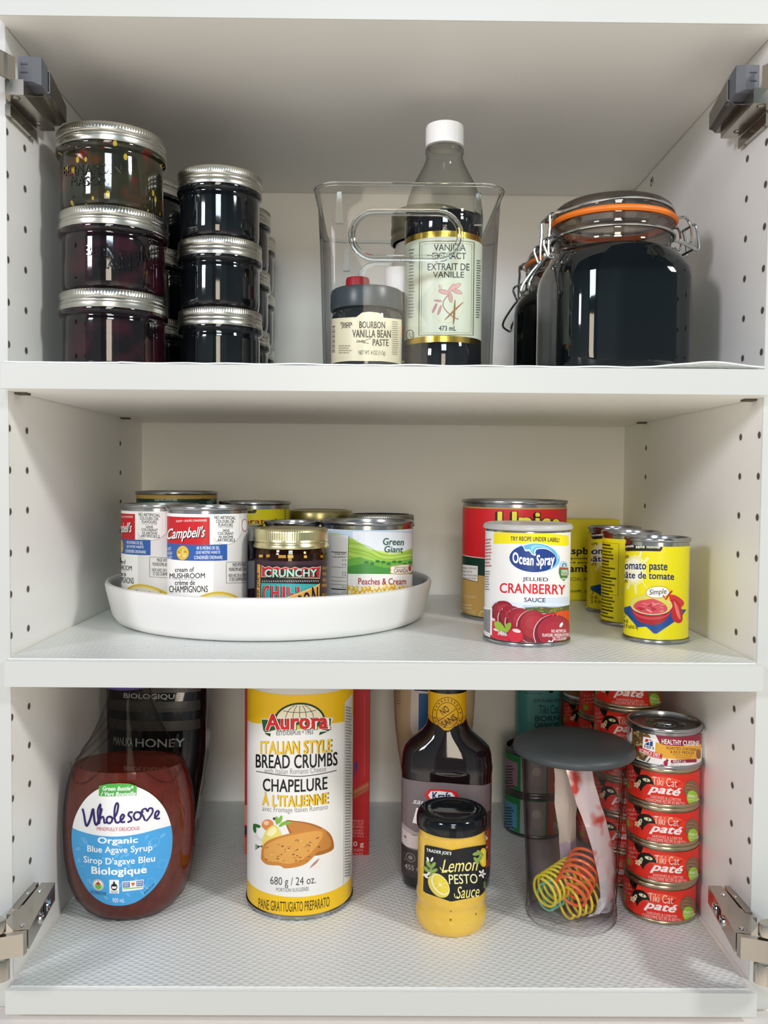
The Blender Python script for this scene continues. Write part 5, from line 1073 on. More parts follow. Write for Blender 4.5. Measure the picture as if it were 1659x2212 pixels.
m = MB(); m.lathe([(R, .0042), (R+.0001, .0042), (R+.0001, .1995), (R, .1995)], ink(WH), 96)
A.uv(-pi*R, .0042, pi*R, .1998, WH, 0); A.done('label', t, None)

# ---- red box behind the canister
t = thing('soup_mix_box', 'tall red carton with blue top standing behind the bread crumb canister', 'box', (-.0768, .2390, S3), 0)
hw = .0640; m = MB(); m.box((-hw, -.021, 0), (hw, .021, .197), ink('#c3161f'), .0007); m.box((-hw-.0001, -.0211, .1725), (hw+.0001, .0211, .1972), ink('#27438f'), .0007); m.build('carton', t)
A = Art(2.09, 664, 1848); A.uv(-.0638, .0006, .0638, .1720, '#c3161f', 0)
A.poly([(764, 1706), (796, 1688), (796, 1706), (764, 1726)], '#b5623a', 2); A.line([(764, 1712), (796, 1694)], 1.5, '#d08a5a', 3); A.line([(766, 1718), (796, 1700)], 1, '#8f4526', 3)
A.poly([(766, 1650), (771, 1642), (773, 1650), (769, 1668), (766, 1680)], '#2b3f96', 2); A.line([(786, 1500), (787, 1676)], .9, '#d9666a', 2)
A.texts([('POUR UN POUCH', 728, 1771, 786, 1776), ('MAKES 1 1/2 CUP', 728, 1777.5, 786, 1782.5), ('PER SERVING', 740, 1784, 786, 1789), ('LE SACHET', 744, 1792, 786, 1796.5), ('PORTIONS', 746, 1798, 786, 1803), ('(125 mL)', 752, 1804.5, 786, 1809.5)], '#e9a09c', .008); A.text('120 g', 748, 1818, 787, 1832, '#f1cfca', .02); A.texts([('CHICKEN', 742, 1834, 785, 1840), ('NOODLES', 742, 1843, 785, 1849)], '#e9a09c', .01)
A.ell(534, 1762, 10, 22, '#e0957a', 2); A.ell(533, 1830, 9, 20, '#c8604a', 2); A.ell(531, 1796, 7, 10, '#3f1a22', 2)
A.done('front_print', t, lambda u, v, o: (max(-hw+.0002, min(hw-.0002, u)), -.0210-o, max(.0005, v)), off=.00014)

# ---- barbecue sauce bottle
KX, KY = .0612, .1540
t = thing('barbecue_sauce_bottle', 'dark barbecue sauce bottle with yellow neck band, behind the lemon pesto jar', 'bottle', (KX, KY, S3), radians(-6))
PB = [(0, .034, .016), (.0015, .039, .020), (.006, .0418, .0225), (.020, .0428, .0235), (.110, .0428, .0235), (.113, .0432, .0240), (.117, .0434, .0242), (.121, .0428, .0238), (.124, .0424, .0236), (.129, .0418, .0232), (.1345, .0400, .0222), (.140, .0350, .0210), (.1455, .0282, .0198), (.150, .0232, .0190), (.155, .0200, .0182), (.160, .0186, .0180), (.166, .0181, .0180), (.202, .0180, .0180)]
EX = 2.9
def bb(z):
    for a, b in zip(PB, PB[1:]):
        if a[0] <= z <= b[0]: k = (z-a[0])/(b[0]-a[0]); return (a[1]+(b[1]-a[1])*k, a[2]+(b[2]-a[2])*k)
    return PB[-1][1:]
sauce = M('bbq_sauce_plastic', '#191012', .10, coat=1., bump=.02)
m = MB(); n = 96; vs_ = []; L_ = [(0.0002, .0002, .0002)]+PB
for z, a, b in L_:
    e = 2+ (EX-2)*min(1, max(0, (.160-z)/.03))
    for j in range(n):
        th = 2*pi*j/n; c, d = cos(th), sin(th); vs_.append((a*math.copysign(abs(c)**(2/e), c), b*math.copysign(abs(d)**(2/e), d), z))
m.add(vs_, [(i*n+j, i*n+(j+1) % n, (i+1)*n+(j+1) % n, (i+1)*n+j) for i in range(len(L_)-1) for j in range(n)], sauce); m.build('bottle_body', t, ang=60)
m = MB(); m.lathe([(.0150, .1905), (.0192, .1905), (.0194, .193), (.0192, .2150), (.0178, .2175), (.0001, .218)], M('dark_green_black_cap', '#10201d', .3), 60); m.build('cap', t)
def bmap(u, v, o):
    a, b = bb(v); k = max(0., min(.985, abs(u)/a)); return (u, -b*(1-k**EX)**(1/EX)-.0003-o, v)
A = Art(2.294, 963.5, 1939.7); GB = '#75686a'; x0, x1 = 867, 1059
A.rect(868, 1700, 1059, 1906, GB, 1); A.poly([(868, 1696), (900, 1694), (962, 1694), (1030, 1698), (1059, 1704), (1059, 1720), (868, 1720)], GB, 1)
A.poly([(868, 1794), (900, 1806), (1059, 1800), (1059, 1812), (868, 1812)], '#a89a98', 2); A.poly([(868, 1804), (895, 1814), (930, 1810), (1059, 1808), (1059, 1842), (868, 1842)], '#cabcbb', 3); A.poly([(868, 1838), (884, 1844), (900, 1846), (1059, 1840), (1059, 1906), (868, 1906)], '#372f31', 4)
A.poly([(1030, 1760), (1059, 1760), (1059, 1800), (1030, 1800)], '#4a3a38', 5); A.poly([(1040, 1795), (1059, 1795), (1059, 1880), (1046, 1880), (1040, 1830)], '#8e3a2a', 5)
A.poly([(918, 1722), (926, 1710), (945, 1708), (970, 1708), (986, 1712), (991, 1722), (984, 1735), (926, 1735)], '#d8262b', 5); A.poly([(926, 1722), (932, 1713.5), (950, 1712), (976, 1714), (983, 1722), (977, 1733), (933, 1733)], '#f4f4f2', 6); A.text('Kraft', 935, 1714, 974, 1731, '#1c2a5c', .02, l=7)
A.text('sauce', 893, 1736, 940, 1744, '#efe8e6', .01, .35, 6); A.text('BBQ', 893, 1752, 1010, 1793, '#f3eeec', .03, .2, 6)
A.line([(889+10*cos(a), 1863+9*sin(a)) for a in [2*pi*i/18 for i in range(18)]], 1.6, '#857a79', 6, True); A.ell(889, 1863, 5, 4.5, '#857a79', 6); A.text('455 mL', 876, 1879, 920, 1890, '#a39a98', .01, l=6); A.line([(868, 1893), (1000, 1892)], .8, '#5b5152', 6)
A.done('label', t, bmap, step=.004, vstep=.003, layer=.00008)
A = Art(2.306, 966, 1938, .0182, .275); A.uv(-pi*.0182, .1495, pi*.0182, .1885, '#e9b41c', 1); A.uv(-pi*.0182, .1490, pi*.0182, .1500, '#f0c63a', 2)
A.uv(-pi*.0182, .1585, pi*.0182, .1660, '#d29a1a', 2)
for rr in (32, 23): A.line([(967+rr*cos(a), 1549+rr*1.2*sin(a)) for a in [2*pi*i/30 for i in range(30)]], 1.2, '#3a2410', 3, True)
A.text('NO', 952, 1531, 970, 1546, '#3a2410', .012, rot=.62); A.text('SANS', 953, 1554, 988, 1568, '#3a2410', .012, rot=.62); A.line([(948, 1562), (985, 1534)], 1.2, '#3a2410', 3)
for i in range(24):
    a = 2*pi*i/24+.06
    if i in (0, 12): continue
    A.rect(967+27.5*cos(a)-1.2, 1549+33*sin(a)-1.6, 967+27.5*cos(a)+1.2, 1549+33*sin(a)+1.6, '#5a3d12', 3)
A.done('neck_band', t, A.cyl, label='yellow neck band')

# ---- upside-down mayonnaise bottle behind
t = thing('squeeze_bottle', 'cream squeeze bottle with blue and white label standing behind the barbecue sauce bottle', 'bottle', (.0550, .2480, S3), radians(-4))
PM = [(0, .024, .020), (.002, .026, .022), (.030, .026, .022), (.034, .024, .020), (.040, .026, .021), (.055, .0310, .0225), (.080, .0345, .0245), (.105, .0385, .0255), (.130, .0415, .0265), (.160, .0430, .0270), (.195, .0435, .0270), (.212, .040, .025), (.220, .030, .020)]
m = MB(); m.lathe([(0, z, a, b) for z, a, b in [(.0002, .0002, .0002)]+PM[:4]], M('blue_flip_cap', '#2d4a86', .35), 64, ex=2.4); m.build('cap', t, ang=40)
m = MB(); m.lathe([(0, z, a, b) for z, a, b in PM[3:]]+[(0, .2212, .0002, .0002)], M('cream_mayonnaise_plastic', '#cdb896', .28, coat=.3), 72, ex=2.3); m.build('bottle_body', t, ang=60)
def mm(z):
    for a, b in zip(PM, PM[1:]):
        if a[0] <= z <= b[0]: k = (z-a[0])/(b[0]-a[0]); return (a[1]+(b[1]-a[1])*k, a[2]+(b[2]-a[2])*k)
    return PM[-1][1:]
def mmap(u, v, o):
    a, b = mm(v); k = max(0., min(.98, abs(u)/a)); return (u, -b*(1-k**2.3)**(1/2.3)-.0003-o, v)
A = Art(2.08, 941, 1853)
A.poly([(892, 1470), (1012, 1470), (1012, 1590), (1004, 1640), (965, 1660), (905, 1622), (890, 1580)], '#e4dcd6', 1, False); A.poly([(908, 1505), (985, 1505), (985, 1660), (960, 1660), (908, 1626)], '#1f5c9a', 2); A.rect(898, 1486, 985, 1500, '#22345c', 2); A.rect(908, 1500, 985, 1503, '#f0eeea', 3)
for y, s_ in ((1497, 'RÉAL'), (1535, 'MAYO'), (1558, 'LOW')): A.text(s_, 985, y, 1011, y+12, '#26262a', .02, .2, rot=.2)
A.poly([(1000, 1600), (1012, 1594), (1010, 1606), (1003, 1612)], '#8e2a44', 3)
for k in range(6): A.line([(855+k*.5, 1500+k*7), (868, 1503+k*6)], 1.6, '#8a7a62', 2)
A.done('label', t, mmap, step=.004, vstep=.003, layer=.00008)

# ---- lemon pesto jar
loc = (.0607, .0853, S3); R = .0300
t = thing('pesto_jar', 'yellow lemon pesto sauce jar with black lid, nearest the front edge', 'jar', loc, facing(loc))
ps = M('lemon_pesto', '#e3b53a', .16, coat=1., bump=.05, scale=120); n_ = ps.node_tree.nodes; L_ = ps.node_tree.links
tc_ = n_.new('ShaderNodeTexCoord'); vo = n_.new('ShaderNodeTexVoronoi'); vo.inputs['Scale'].default_value = 190; L_.new(tc_.outputs['Object'], vo.inputs['Vector'])
c1 = n_.new('ShaderNodeMath'); c1.operation = 'LESS_THAN'; c1.inputs[1].default_value = .20; L_.new(vo.outputs['Distance'], c1.inputs[0]); se = n_.new('ShaderNodeSeparateColor'); L_.new(vo.outputs['Color'], se.inputs[0])
c2 = n_.new('ShaderNodeMath'); c2.operation = 'GREATER_THAN'; c2.inputs[1].default_value = .88; L_.new(se.outputs[0], c2.inputs[0]); c3 = n_.new('ShaderNodeMath'); c3.operation = 'MULTIPLY'; L_.new(c1.outputs[0], c3.inputs[0]); L_.new(c2.outputs[0], c3.inputs[1])
no = n_.new('ShaderNodeTexNoise'); no.inputs['Scale'].default_value = 26; L_.new(tc_.outputs['Object'], no.inputs['Vector']); mxa = n_.new('ShaderNodeMixRGB'); mxa.inputs[1].default_value = (*lin('#d8a834'), 1); mxa.inputs[2].default_value = (*lin('#ecc757'), 1); L_.new(no.outputs['Fac'], mxa.inputs[0])
mxb = n_.new('ShaderNodeMixRGB'); mxb.inputs[2].default_value = (*lin('#8a7a20'), 1); L_.new(c3.outputs[0], mxb.inputs[0]); L_.new(mxa.outputs[0], mxb.inputs[1]); L_.new(mxb.outputs[0], n_['Principled BSDF'].inputs['Base Color'])
m = MB(); m.lathe([(.0002, .0010), (R*.78, .0008), (R*.90, .0), (R*.98, .0022), (R*1.03, .0065), (R*1.045, .0110), (R*1.035, .0160), (R*1.00, .0195), (R*.985, .0215), (R*1.0, .0245), (R*1.02, .0270), (R*1.015, .0300), (R*.995, .0330), (R*.99, .036), (R*.99, .070), (R*.985, .0745), (R*.965, .0785), (R*.945, .0810), (R*.95, .083), (R*.945, .0845), (R*.93, .0865), (R*.93, .092)], ps, 80); m.build('jar_body', t, ang=60)
m = MB(); m.lathe([(R*.95, .0870), (R*1.015, .0868), (R*1.035, .0885), (R*1.035, .0925), (R*1.02, .0960), (R*.985, .0990), (R*.92, .1008), (R*.85, .1013), (R*.80, .1010), (R*.78, .1002), (R*.60, .1000), (R*.585, .0996), (.0001, .0996)], M('black_enamel_lid', '#0e1216', .16, coat=.6), 96); m.build('lid', t, ang=50)
A = Art(2.53, 975.5, 2034, R*.993, .47); DK = '#12151b'; CY = '#f1e48c'
A.poly([(917, 1838), (917, 1832), (921, 1831), (975, 1841), (1054, 1822), (1060, 1900), (1058, 1932), (975, 1952), (921, 1936), (915, 1932), (915, 1925)], DK, 1)
A.text("TRADER JOE'S", 921, 1841, 975, 1850, '#f2f2ee', .02, arc=-1.0, rot=-.12)
A.text('Lemon', 953, 1858, 1032, 1886, CY, .004, .45, rot=.12); A.line([(951, 1878), (957, 1886), (966, 1884), (974, 1889)], 1.6, CY, 5, sm=True)
A.text('PESTO', 970, 1891, 1031, 1912, '#f4efb4', .006, rot=.08); A.text('Sauce', 985, 1916, 1036, 1942, CY, .004, .45, rot=.12); A.line([(982, 1934), (984, 1942), (992, 1944)], 1.6, CY, 5, sm=True)
A.ell(949, 1918, 29, 20, '#e2cf5c', 3, .95); A.ell(952, 1916, 25, 15.5, '#f6f0cf', 4, .95); A.ell(953, 1915.5, 23, 13.5, '#e8cf3a', 5, .95)
for i in range(9): a = 2*pi*i/9; A.line([(953, 1915.5), (953+21*cos(a)*cos(.95)-12*sin(a)*sin(.95), 1915.5+21*cos(a)*sin(.95)+12*sin(a)*cos(.95))], .9, '#f3e9a0', 6)
A.ell(952, 1917, 3, 2, '#f6f0cf', 7)
for (x, y, a) in ((936, 1875, -.9), (938, 1887, -.5), (931, 1890, -1.4), (926, 1872, -2.0), (922, 1884, -2.4)): A.ell(x, y, 9, 4.4, '#7d9a4a', 4, a); A.line([(x-7*cos(a), y-7*sin(a)), (x+7*cos(a), y+7*sin(a))], .8, '#c9d79a', 5)
for (x, y, a) in ((925, 1862, 1.2), (934, 1862, -1.2), (922, 1900, .6), (926, 1894, -.9), (919, 1896, 0)): A.ell(x, y, 5.5, 2.4, '#f0eee6', 6, a)
A.ell(1044, 1852, 10, 21, '#d9c23a', 4); A.ell(1046, 1852, 8, 18, '#f0dc4a', 5)
for (x, y, a) in ((1028, 1845, -.3), (1034, 1856, -.7), (1028, 1860, .9), (1036, 1843, .6)): A.ell(x, y, 9, 4, '#8aa552', 6, a)
for (a) in range(5): A.ell(1041+5*cos(a*1.26), 1888+6*sin(a*1.26), 4.2, 2.2, '#f0eee6', 6, a*1.26)
A.rect(1044, 1905, 1053, 1920, '#5f7a3a', 5)
A.done('label', t, None)

# ---- clear treat canister with dark lid
loc = (.1690, .0985, S3)
t = thing('clear_canister', 'tapered clear canister with dark grey lid, holding cat toy springs and a foil packet', 'canister', loc, facing(loc))
ct = thin('smoky_clear_tumbler', '#fbfafb', '#3d373a', .012, .02, .5, 3.6)
PT = [(.0001, .0068), (.0355, .0068), (.0365, .0085), (.0380, .030), (.0410, .090), (.0440, .145)]
PO = [(.0001, .0025), (.034, .0022), (.0375, .0004), (.0398, .0018), (.0402, .0045), (.0394, .0068), (.0390, .0075), (.0398, .0085), (.0396, .0115), (.0388, .0130), (.0400, .034), (.0428, .090), (.0458, .1440), (.0458, .1475), (.0440, .1475), (.0440, .145)]
m = MB(); m.lathe(PO, ct, 96); m.lathe(PT, ct, 96); m.build('canister_body', t, ang=35)
m = MB(); m.lathe([(.0435, .1468), (.0512, .1470), (.0530, .1482), (.0535, .1502), (.0528, .1528), (.0500, .1552), (.0445, .1570), (.034, .1578), (.018, .1586), (.0001, .1588)], M('charcoal_plastic', '#3c4143', .45, bump=.05, scale=800), 96); m.build('lid', t, ang=50)
CX, CY_, CZ = .1690, .0985, S3+.0068
def spring(c, d, L, Rr, turns, wr, col, mat, label, tilt=0., ph=0.):
    d = Vector(d).normalized(); up_ = Vector((0, 0, 1)); up_ = (up_-d*up_.dot(d)).normalized(); b = d.cross(up_); o_ = Vector((CX, CY_, CZ))+Vector(c)
    t = thing('spring_toy', label, 'cat toy', tuple(o_), 0, 'spring toys in the clear canister')
    n = int(turns*22); pts = []
    for i in range(n+1):
        f = i/n; a = 2*pi*turns*f+ph; pts.append(d*(L*(f-.5))+up_*(Rr*cos(a))+b*(Rr*sin(a)))
    m = MB(); m.tube(pts, wr, M(mat, col, .35, sss=.0, coat=.2), 8); m.build('coil', t, fix=False)
    return t
spring((-.0130, -.0035, .0240), (.75, .62, .14), .042, .0132, 7, .00120, '#e6d838', 'yellow_spring_plastic', 'yellow spring toy lying at the left of the clear canister')
spring((-.0115, .0020, .0130), (.75, .65, .0), .036, .0112, 6, .0010, '#7cc4ae', 'teal_spring_plastic', 'teal spring toy almost hidden under the yellow springs', ph=1.)
spring((.0040, -.0110, .0330), (.55, .70, .42), .044, .0146, 6.6, .00135, '#ee6a35', 'orange_spring_plastic', 'orange spring toy lying on top in the clear canister')
spring((.0075, -.0135, .0150), (.90, .42, .06), .038, .0125, 6, .00118, '#e8d140', 'yellow_spring_plastic2', 'yellow spring toy at the bottom of the clear canister under the orange one', ph=2.)
foil = M('crumpled_foil', '#e8e5e5', .22, .75, bump=.25, scale=45)
pinkf = M('pink_printed_foil', '#dfb9b6', .28, .5, bump=.18, scale=45); n_ = pinkf.node_tree.nodes; L_ = pinkf.node_tree.links
tc_ = n_.new('ShaderNodeTexCoord'); no = n_.new('ShaderNodeTexNoise'); no.inputs['Scale'].default_value = 42; L_.new(tc_.outputs['Object'], no.inputs['Vector']); rr_ = n_.new('ShaderNodeValToRGB'); rr_.color_ramp.elements[0].position = .52; rr_.color_ramp.elements[0].color = (*lin('#e6d2ce'), 1); rr_.color_ramp.elements[1].position = .62; rr_.color_ramp.elements[1].color = (*lin('#d5493f'), 1); L_.new(no.outputs['Fac'], rr_.inputs[0]); L_.new(rr_.outputs[0], n_['Principled BSDF'].inputs['Base Color'])
def packet(path, w, ang, mats, label, seed):
    rnd = random.Random(seed); P = [Vector(p) for p in path]; t = thing('treat_packet', label, 'packet', (CX+P[0].x, CY_+P[0].y, CZ+P[0].z), 0, 'foil packets in the clear canister')
    pp = crom([tuple(p-P[0]) for p in P], 3); n = len(pp); k = 5; vs_ = []
    for i, p in enumerate(pp):
        f = i/(n-1); wa = w*(1-.10*abs(sin(f*7+seed)))
        for j in range(k+1):
            g = j/k-.5; a = ang+.25*sin(f*5)
            vs_.append((p.x+wa*g*cos(a)+rnd.uniform(-.0006, .0006), p.y+wa*g*sin(a)-.0022*cos(g*pi)*(1-(2*f-1)**6)+rnd.uniform(-.0016, .0016)*(1.3 if f < .5 else .6), p.z+rnd.uniform(-.0006, .0006)))
    nb = len(vs_)
    for i, p in enumerate(pp):
        f = i/(n-1)
        for j in range(k+1):
            v = vs_[i*(k+1)+j]; g = j/k-.5; vs_.append((v[0]+.0004*sin(ang), v[1]+.0003+.0042*cos(g*pi)*(1-(2*f-1)**6), v[2]))
    q = lambda s_, i, j: s_*nb+i*(k+1)+j
    cut_ = int(n*.40); F0_ = []; F1_ = []
    for i in range(n-1):
        (F0_ if i < cut_ else F1_).extend([(q(0, i, j), q(0, i, j+1), q(0, i+1, j+1), q(0, i+1, j)) for j in range(k)]+[(q(1, i, j), q(1, i+1, j), q(1, i+1, j+1), q(1, i, j+1)) for j in range(k)]+[(q(0, i, 0), q(0, i+1, 0), q(1, i+1, 0), q(1, i, 0)), (q(0, i, k), q(1, i, k), q(1, i+1, k), q(0, i+1, k))])
    m = MB(); m.add(vs_, F0_, mats[0]); 
    i1 = m.mi(mats[1])
    for f in F1_: m.f.append(list(f)); m.m.append(i1)
    m.build('wrapper', t, ang=24, fix=False); return t
packet([(.0205, -.0180, .002), (.0255, -.0190, .012), (.0285, -.0175, .028), (.0260, -.0140, .050), (.0185, -.0120, .078), (.0090, -.0100, .105), (.0020, -.0080, .132)], .0235, .35, (foil, pinkf), 'crumpled silver and pink foil packet leaning against the right of the clear canister', 3)
pale = M('pale_lilac_film', '#b7a7b4', .3, .2, bump=.3, scale=60)
packet([(.0040, .0200, .002), (.0030, .0220, .03), (.0010, .0240, .06), (-.0010, .0260, .095), (-.0030, .0280, .130)], .020, .1, (pale, M('pale_film', '#cdbfae', .3, .1, bump=.3, scale=60)), 'pale film packet standing at the back of the clear canister', 8)

# ---- flat cat food tins
brass = M('champagne_tin', '#b9ab8e', .28, 1., scale=20)
TR, TH = .0314, .0343
def pate_art():
    A = Art(2.45, 1433, 1752, TR, .36); RD = '#dd2c1c'
    rnd = random.Random(6)
    for i in range(22):
        u = -.095+i*.0088; v = rnd.uniform(.006, .026); A.raw([(u, v), (u+.006, v+.004), (u+.013, v+.002), (u+.009, v-.004)], rnd.choice(['#ec4a33', '#c91f18', '#e63a26']), 1)
    A.poly([(1395, 1690), (1440, 1684), (1470, 1690), (1440, 1698), (1410, 1705)], '#f0553a', 1, True)
    # a plain black cat head with a raised tail
    A.poly([(1369, 1655), (1371, 1672), (1378, 1684), (1384, 1688), (1380, 1676), (1381, 1668), (1390, 1664)], '#15120f', 3)
    A.poly([(1377, 1698), (1379, 1690), (1388, 1684), (1400, 1684), (1409, 1690), (1414, 1700), (1418, 1706), (1410, 1703), (1400, 1704), (1392, 1712), (1388, 1722), (1385, 1714), (1380, 1708)], '#15120f', 4)
    A.ell(1399, 1695, 8, 3.6, '#e3dfb0', 5, .2); A.ell(1384, 1702, 3.2, 6.5, '#e3dfb0', 5, .3); A.ell(1400, 1695, 1, 3, '#15120f', 6); A.ell(1384.5, 1701, .8, 3, '#15120f', 6)
    for a in range(5): A.ell(1379+4*cos(a*1.26), 1708+4*sin(a*1.26), 3, 2.2, '#f0cfae', 6, a*1.26)
    CR = '#f5dcc8'
    A.text('Tiki Cat', 1411, 1686, 1461, 1704, CR, -.002); A.text('paté', 1402, 1704, 1470, 1727, '#fbeeea', .03, .38, rot=-.02)
    A.texts([('SARDINES & LOBSTER', 1408, 1727, 1470, 1733), ('CONSOMME RECIPE IN BROTH', 1399, 1734, 1478, 1742)], '#f2b6ac', .008)
    A.ell(1491, 1705, 16, 21, '#6f4e36', 3); A.ell(1491, 1705, 15, 20, '#8a6748', 4)
    for i in range(8): A.line([(1480, 1692+i*3.6), (1490, 1690+i*3.8), (1501, 1694+i*3.4)], 1.2, ['#6d4e36', '#a1805c'][i % 2], 5, sm=True)
    A.ell(1493, 1722, 12, 16, '#9ccb3b', 6); A.texts([('FINELY', 1484, 1716, 1502, 1722), ('ground', 1485, 1724, 1502, 1728)], '#f0f6d8', .02, l=8); A.ell(1505, 1728, 4, 7, '#f2dcc8', 7, .4)
    A.text('fruit &', 1356, 1674, 1372, 1682, '#f0a79a', 0, .2); A.text('veggie', 1357, 1684, 1376, 1691, '#f0a79a', 0, .2); A.text('free', 1360, 1693, 1374, 1700, '#f0a79a', 0, .2)
    A.poly([(1353, 1700), (1362, 1704), (1363, 1718), (1354, 1714)], '#8fb43a', 3)
    return A
GT = 'red flat cat food tins'
fx, fy = .2535, .1115; ph_ = facing((fx, fy))
P0 = tin_can('cat_food_tin', 'red cat food tin at the bottom of the front stack beside the clear canister', 'tin', (fx-.0012, fy, S3), TR, TH, pate_art(), rot=ph_, sleeve='#dd2c1c', rim=brass, low=.0036, hi=.0040, rimw=.0006, group=GT)
for k, (w, r_) in enumerate((('second from the bottom', .10), ('third from the bottom', .07), ('fourth up, right under the white pull-tab tin', .0)), 1):
    dup(P0, (fx+(.0006, .0002, .0004)[k-1], fy+.0003*k, S3+k*TH), 'red cat food tin, %s in front stack' % w, ph_+r_)
sx_, sy_ = .2400, .1795
st = [((sx_, sy_), 6, 'the middle stack behind the white tin', -.05), ((.2445, .2620), 5, 'the stack partly hidden behind the middle one', .35), ((.2420, .3300), 4, 'the rearmost stack by the teal bag', .1)]
nth = ['bottom', 'second', 'third', 'fourth', 'fifth', 'sixth']
for (x, y), n, wh, r_ in st:
    for k in range(n):
        dup(P0, (x+.0004*((k*7) % 3-1), y, S3+k*TH), 'red cat food tin, %s one up in %s' % (nth[k], wh), facing((x, y))+r_+.03*((k*5) % 3))
# white recipe tin on the front stack
def hills_art():
    A = Art(2.47, 1437, 1668, TR+.0008, .30); MR = '#8e1f38'
    A.poly([(1416, 1589), (1428, 1612), (1425, 1617), (1480, 1617), (1516, 1612), (1516, 1580), (1416, 1580)], MR, 1)
    A.poly([(1420, 1610), (1437, 1615), (1470, 1614), (1514, 1604), (1514, 1636), (1470, 1643), (1432, 1643), (1418, 1636)], '#e6a83a', 2)
    A.text('HEALTHY CUISINE', 1432, 1600, 1509, 1611, '#f8f1ec', .022, arc=-1, rot=.05)
    A.texts([('ROASTED CHICKEN', 1442, 1616, 1503, 1622.5), ('& RICE MEDLEY', 1450, 1624, 1499, 1630)], '#7a4a14', .016, rot=.04); A.texts([('MÉLANGE RIZ ET POULET RÔTI', 1455, 1631, 1495, 1635), ('POULET RÔTI AU RIZ', 1461, 1636, 1491, 1640)], '#9a6a20', .004)
    A.ell(1508, 1627, 5, 11, '#8f5530', 4)
    rnd = random.Random(17)
    A.poly([(1370, 1584), (1405, 1592), (1414, 1606), (1409, 1650), (1403, 1657), (1370, 1644)], '#6e5330', 1)
    for i in range(90): A.ell(rnd.uniform(1371, 1408), rnd.uniform(1588, 1652), rnd.uniform(1.5, 4.5), rnd.uniform(1, 2.4), rnd.choice(['#a98a58', '#3f2e1a', '#8a6a3c', '#c9b180', '#57421f', '#b59a6c']), 2+i % 3, rnd.uniform(-1.5, 1.5), 9)
    A.poly([(1403, 1589), (1412, 1590), (1420, 1606), (1412, 1640), (1401, 1657), (1397, 1655), (1409, 1636), (1412, 1606)], '#e9e4df', 5)
    A.poly([(1394, 1601), (1420, 1604), (1419, 1632), (1393, 1630)], '#f6f4f1', 6); A.poly([(1399, 1605), (1406, 1606), (1404, 1611), (1398, 1613)], '#c8242c', 7); A.poly([(1407, 1606), (1414, 1607), (1407, 1609)], '#c8242c', 7); A.poly([(1399, 1616), (1406, 1611), (1407, 1619), (1398, 1618)], '#27458e', 7); A.poly([(1408, 1611), (1414, 1609), (1414, 1620), (1408, 1619)], '#27458e', 7)
    A.text("Hill's", 1397, 1618.5, 1417, 1626.5, '#17171c', .012, l=8, rot=-.05); A.poly([(1382, 1622), (1396, 1627), (1420, 1633), (1434, 1635), (1433, 1646), (1410, 1643), (1382, 1632)], '#c8242c', 6); A.text('SCIENCE DIET', 1386, 1631.5, 1430, 1639, '#f9f2ee', .02, l=8, rot=-.17); A.line([(1386, 1634), (1408, 1641), (1431, 1643.5)], .8, '#f0c9c4', 8)
    A.ell(1441, 1654, 4.4, 6, '#a31f45', 5); A.ell(1444, 1648, 2.6, 3, '#a31f45', 5); A.poly([(1442, 1646), (1443, 1643), (1445, 1646)], '#a31f45', 5); A.line([(1437, 1659), (1433, 1658), (1431, 1659)], 1.4, '#a31f45', 5)
    A.poly([(1451, 1646), (1504, 1638), (1504, 1645), (1452, 1653)], MR, 5); A.text('ADULT 1-6', 1455, 1644.5, 1481, 1649.5, '#f7efec', .02, l=7, rot=.1); A.micro(1451, 1654, 1503, 1661, 2, '#a9a7a8', seed=18)
    A.micro(1358, 1578, 1366, 1600, 6, '#777', seed=19); A.ell(1366, 1589, 2, 6, '#a31f45', 4)
    return A
tin_can('cat_food_tin', 'white and maroon cat food tin with pull tab on top of the front tin stack', 'tin', (fx+.0006, fy+.001, S3+4*TH), TR+.0008, .0352, hills_art(), rot=ph_, sleeve='#efecea', rim=tin, low=.0034, hi=.0060, rimw=.0009, group='flat cat food tins with white labels', tab=True)
tin_can('cat_food_tin', 'white labelled cat food tin crowning the rearmost stack beside the teal bag', 'tin', (.2420, .3300, S3+4*TH), TR, .0352, (lambda A: (A.uv(.01, .006, .06, .024, '#8e1f38', 1), A.uv(-.06, .006, -.012, .024, '#8a6a3c', 1), A)[-1])(Art(2.0, 0, 0, TR)), sleeve='#efecea', rim=tin, low=.0034, hi=.0060, rimw=.0006)
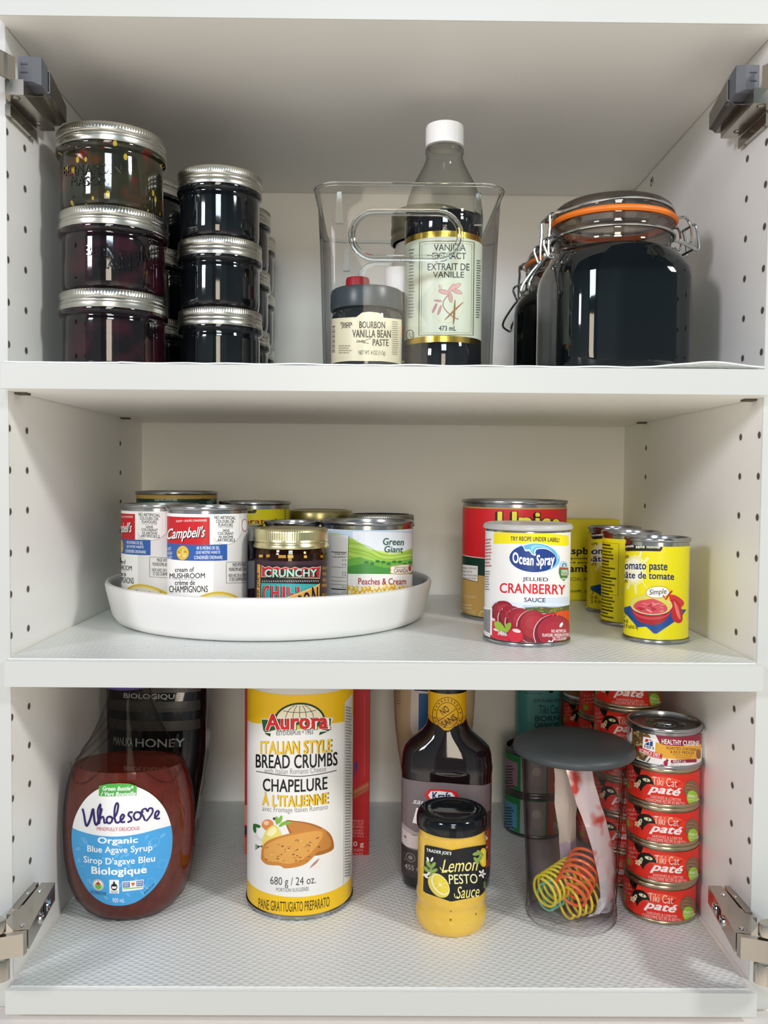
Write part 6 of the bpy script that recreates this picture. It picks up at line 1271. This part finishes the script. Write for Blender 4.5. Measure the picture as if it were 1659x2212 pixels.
# two teal tins
loc = (.1715, .2920, S3); R = .0335
def teal(label, z, c1, c2):
    A = Art(1.965, 1155, 1812, R, .39); A.uv(-.1, .004, .1, .041, '#2f8a52', 1)
    A.poly([(1089, 1786), (1108, 1780), (1115, 1812), (1090, 1812)], c1, 2); A.uv(-.048, .008, -.020, .034, c1, 2); A.micro(1091, 1745, 1112, 1800, 9, '#27303a', seed=22)
    A.uv(-.016, .004, .012, .041, '#a9abab', 2); A.ell(1160, 1770, 14, 22, '#b9b5b0', 3); A.ell(1158, 1758, 9, 9, '#d4cfc9', 4); A.uv(.014, .004, .024, .041, '#cf5a2c', 2); A.uv(.024, .004, .05, .041, '#8fae3c', 2); A.text('Paté', 1194, 1772, 1214, 1786, '#f1f1e4', .02, .2)
    return tin_can('cat_food_tin', label, 'tin', (loc[0], loc[1], z), R, .0462, A, sleeve='#2f8a52', rim=tin_dark, low=.0036, hi=.0045, rimw=.0006, group='green cat food tins behind the clear canister')
teal('green tin with blue print panel, lower of the two behind the clear canister', S3, '#5fa3c4', 0)
teal('green tin with lilac print panel, upper of the two behind the clear canister', S3+.0462, '#a98aa0', 0)
# teal bag
t = thing('treat_bag', 'teal cat food bag standing in the rear behind the dark canister lid', 'bag', (.1840, .3445, S3), radians(-3)); PG = [(0, .020, .011), (.004, .0225, .013), (.05, .0245, .0135), (.13, .0250, .011), (.19, .0252, .006), (.215, .0252, .0012)]
m = MB(); m.lathe([(0, z, a, b) for z, a, b in [(.0001, .0001, .0001)]+PG], M('teal_film', '#4f9d9c', .30, coat=.3, bump=.4, scale=50), 64, ex=2.6); m.build('bag_body', t, ang=60)
def gmap(u, v, o):
    for a, b in zip(PG, PG[1:]):
        if a[0] <= v <= b[0]: k = (v-a[0])/(b[0]-a[0]); aa, bb_ = a[1]+(b[1]-a[1])*k, a[2]+(b[2]-a[2])*k
    k = min(.97, abs(u)/aa); return (u, -bb_*(1-k**2.6)**(1/2.6)-.0003-o, v)
A = Art(1.85, 1176, 1757); TD = '#17454c'
A.text('New Cat in Town', 1144, 1496, 1182, 1499.5, TD, .005); A.text('grain & potato free', 1163, 1508, 1219, 1518, TD, .012, .2); A.text('Tiki Cat', 1174, 1522, 1218, 1541, TD, .004); A.text('BORN', 1166, 1545, 1219, 1557, TD, .016); A.text('CARNIVORE', 1165, 1560, 1219, 1571, TD, .03)
A.ell(1200, 1493, 5, 4, '#14201f', 2); A.done('front_print', t, gmap, step=.004, vstep=.003, layer=.00008)
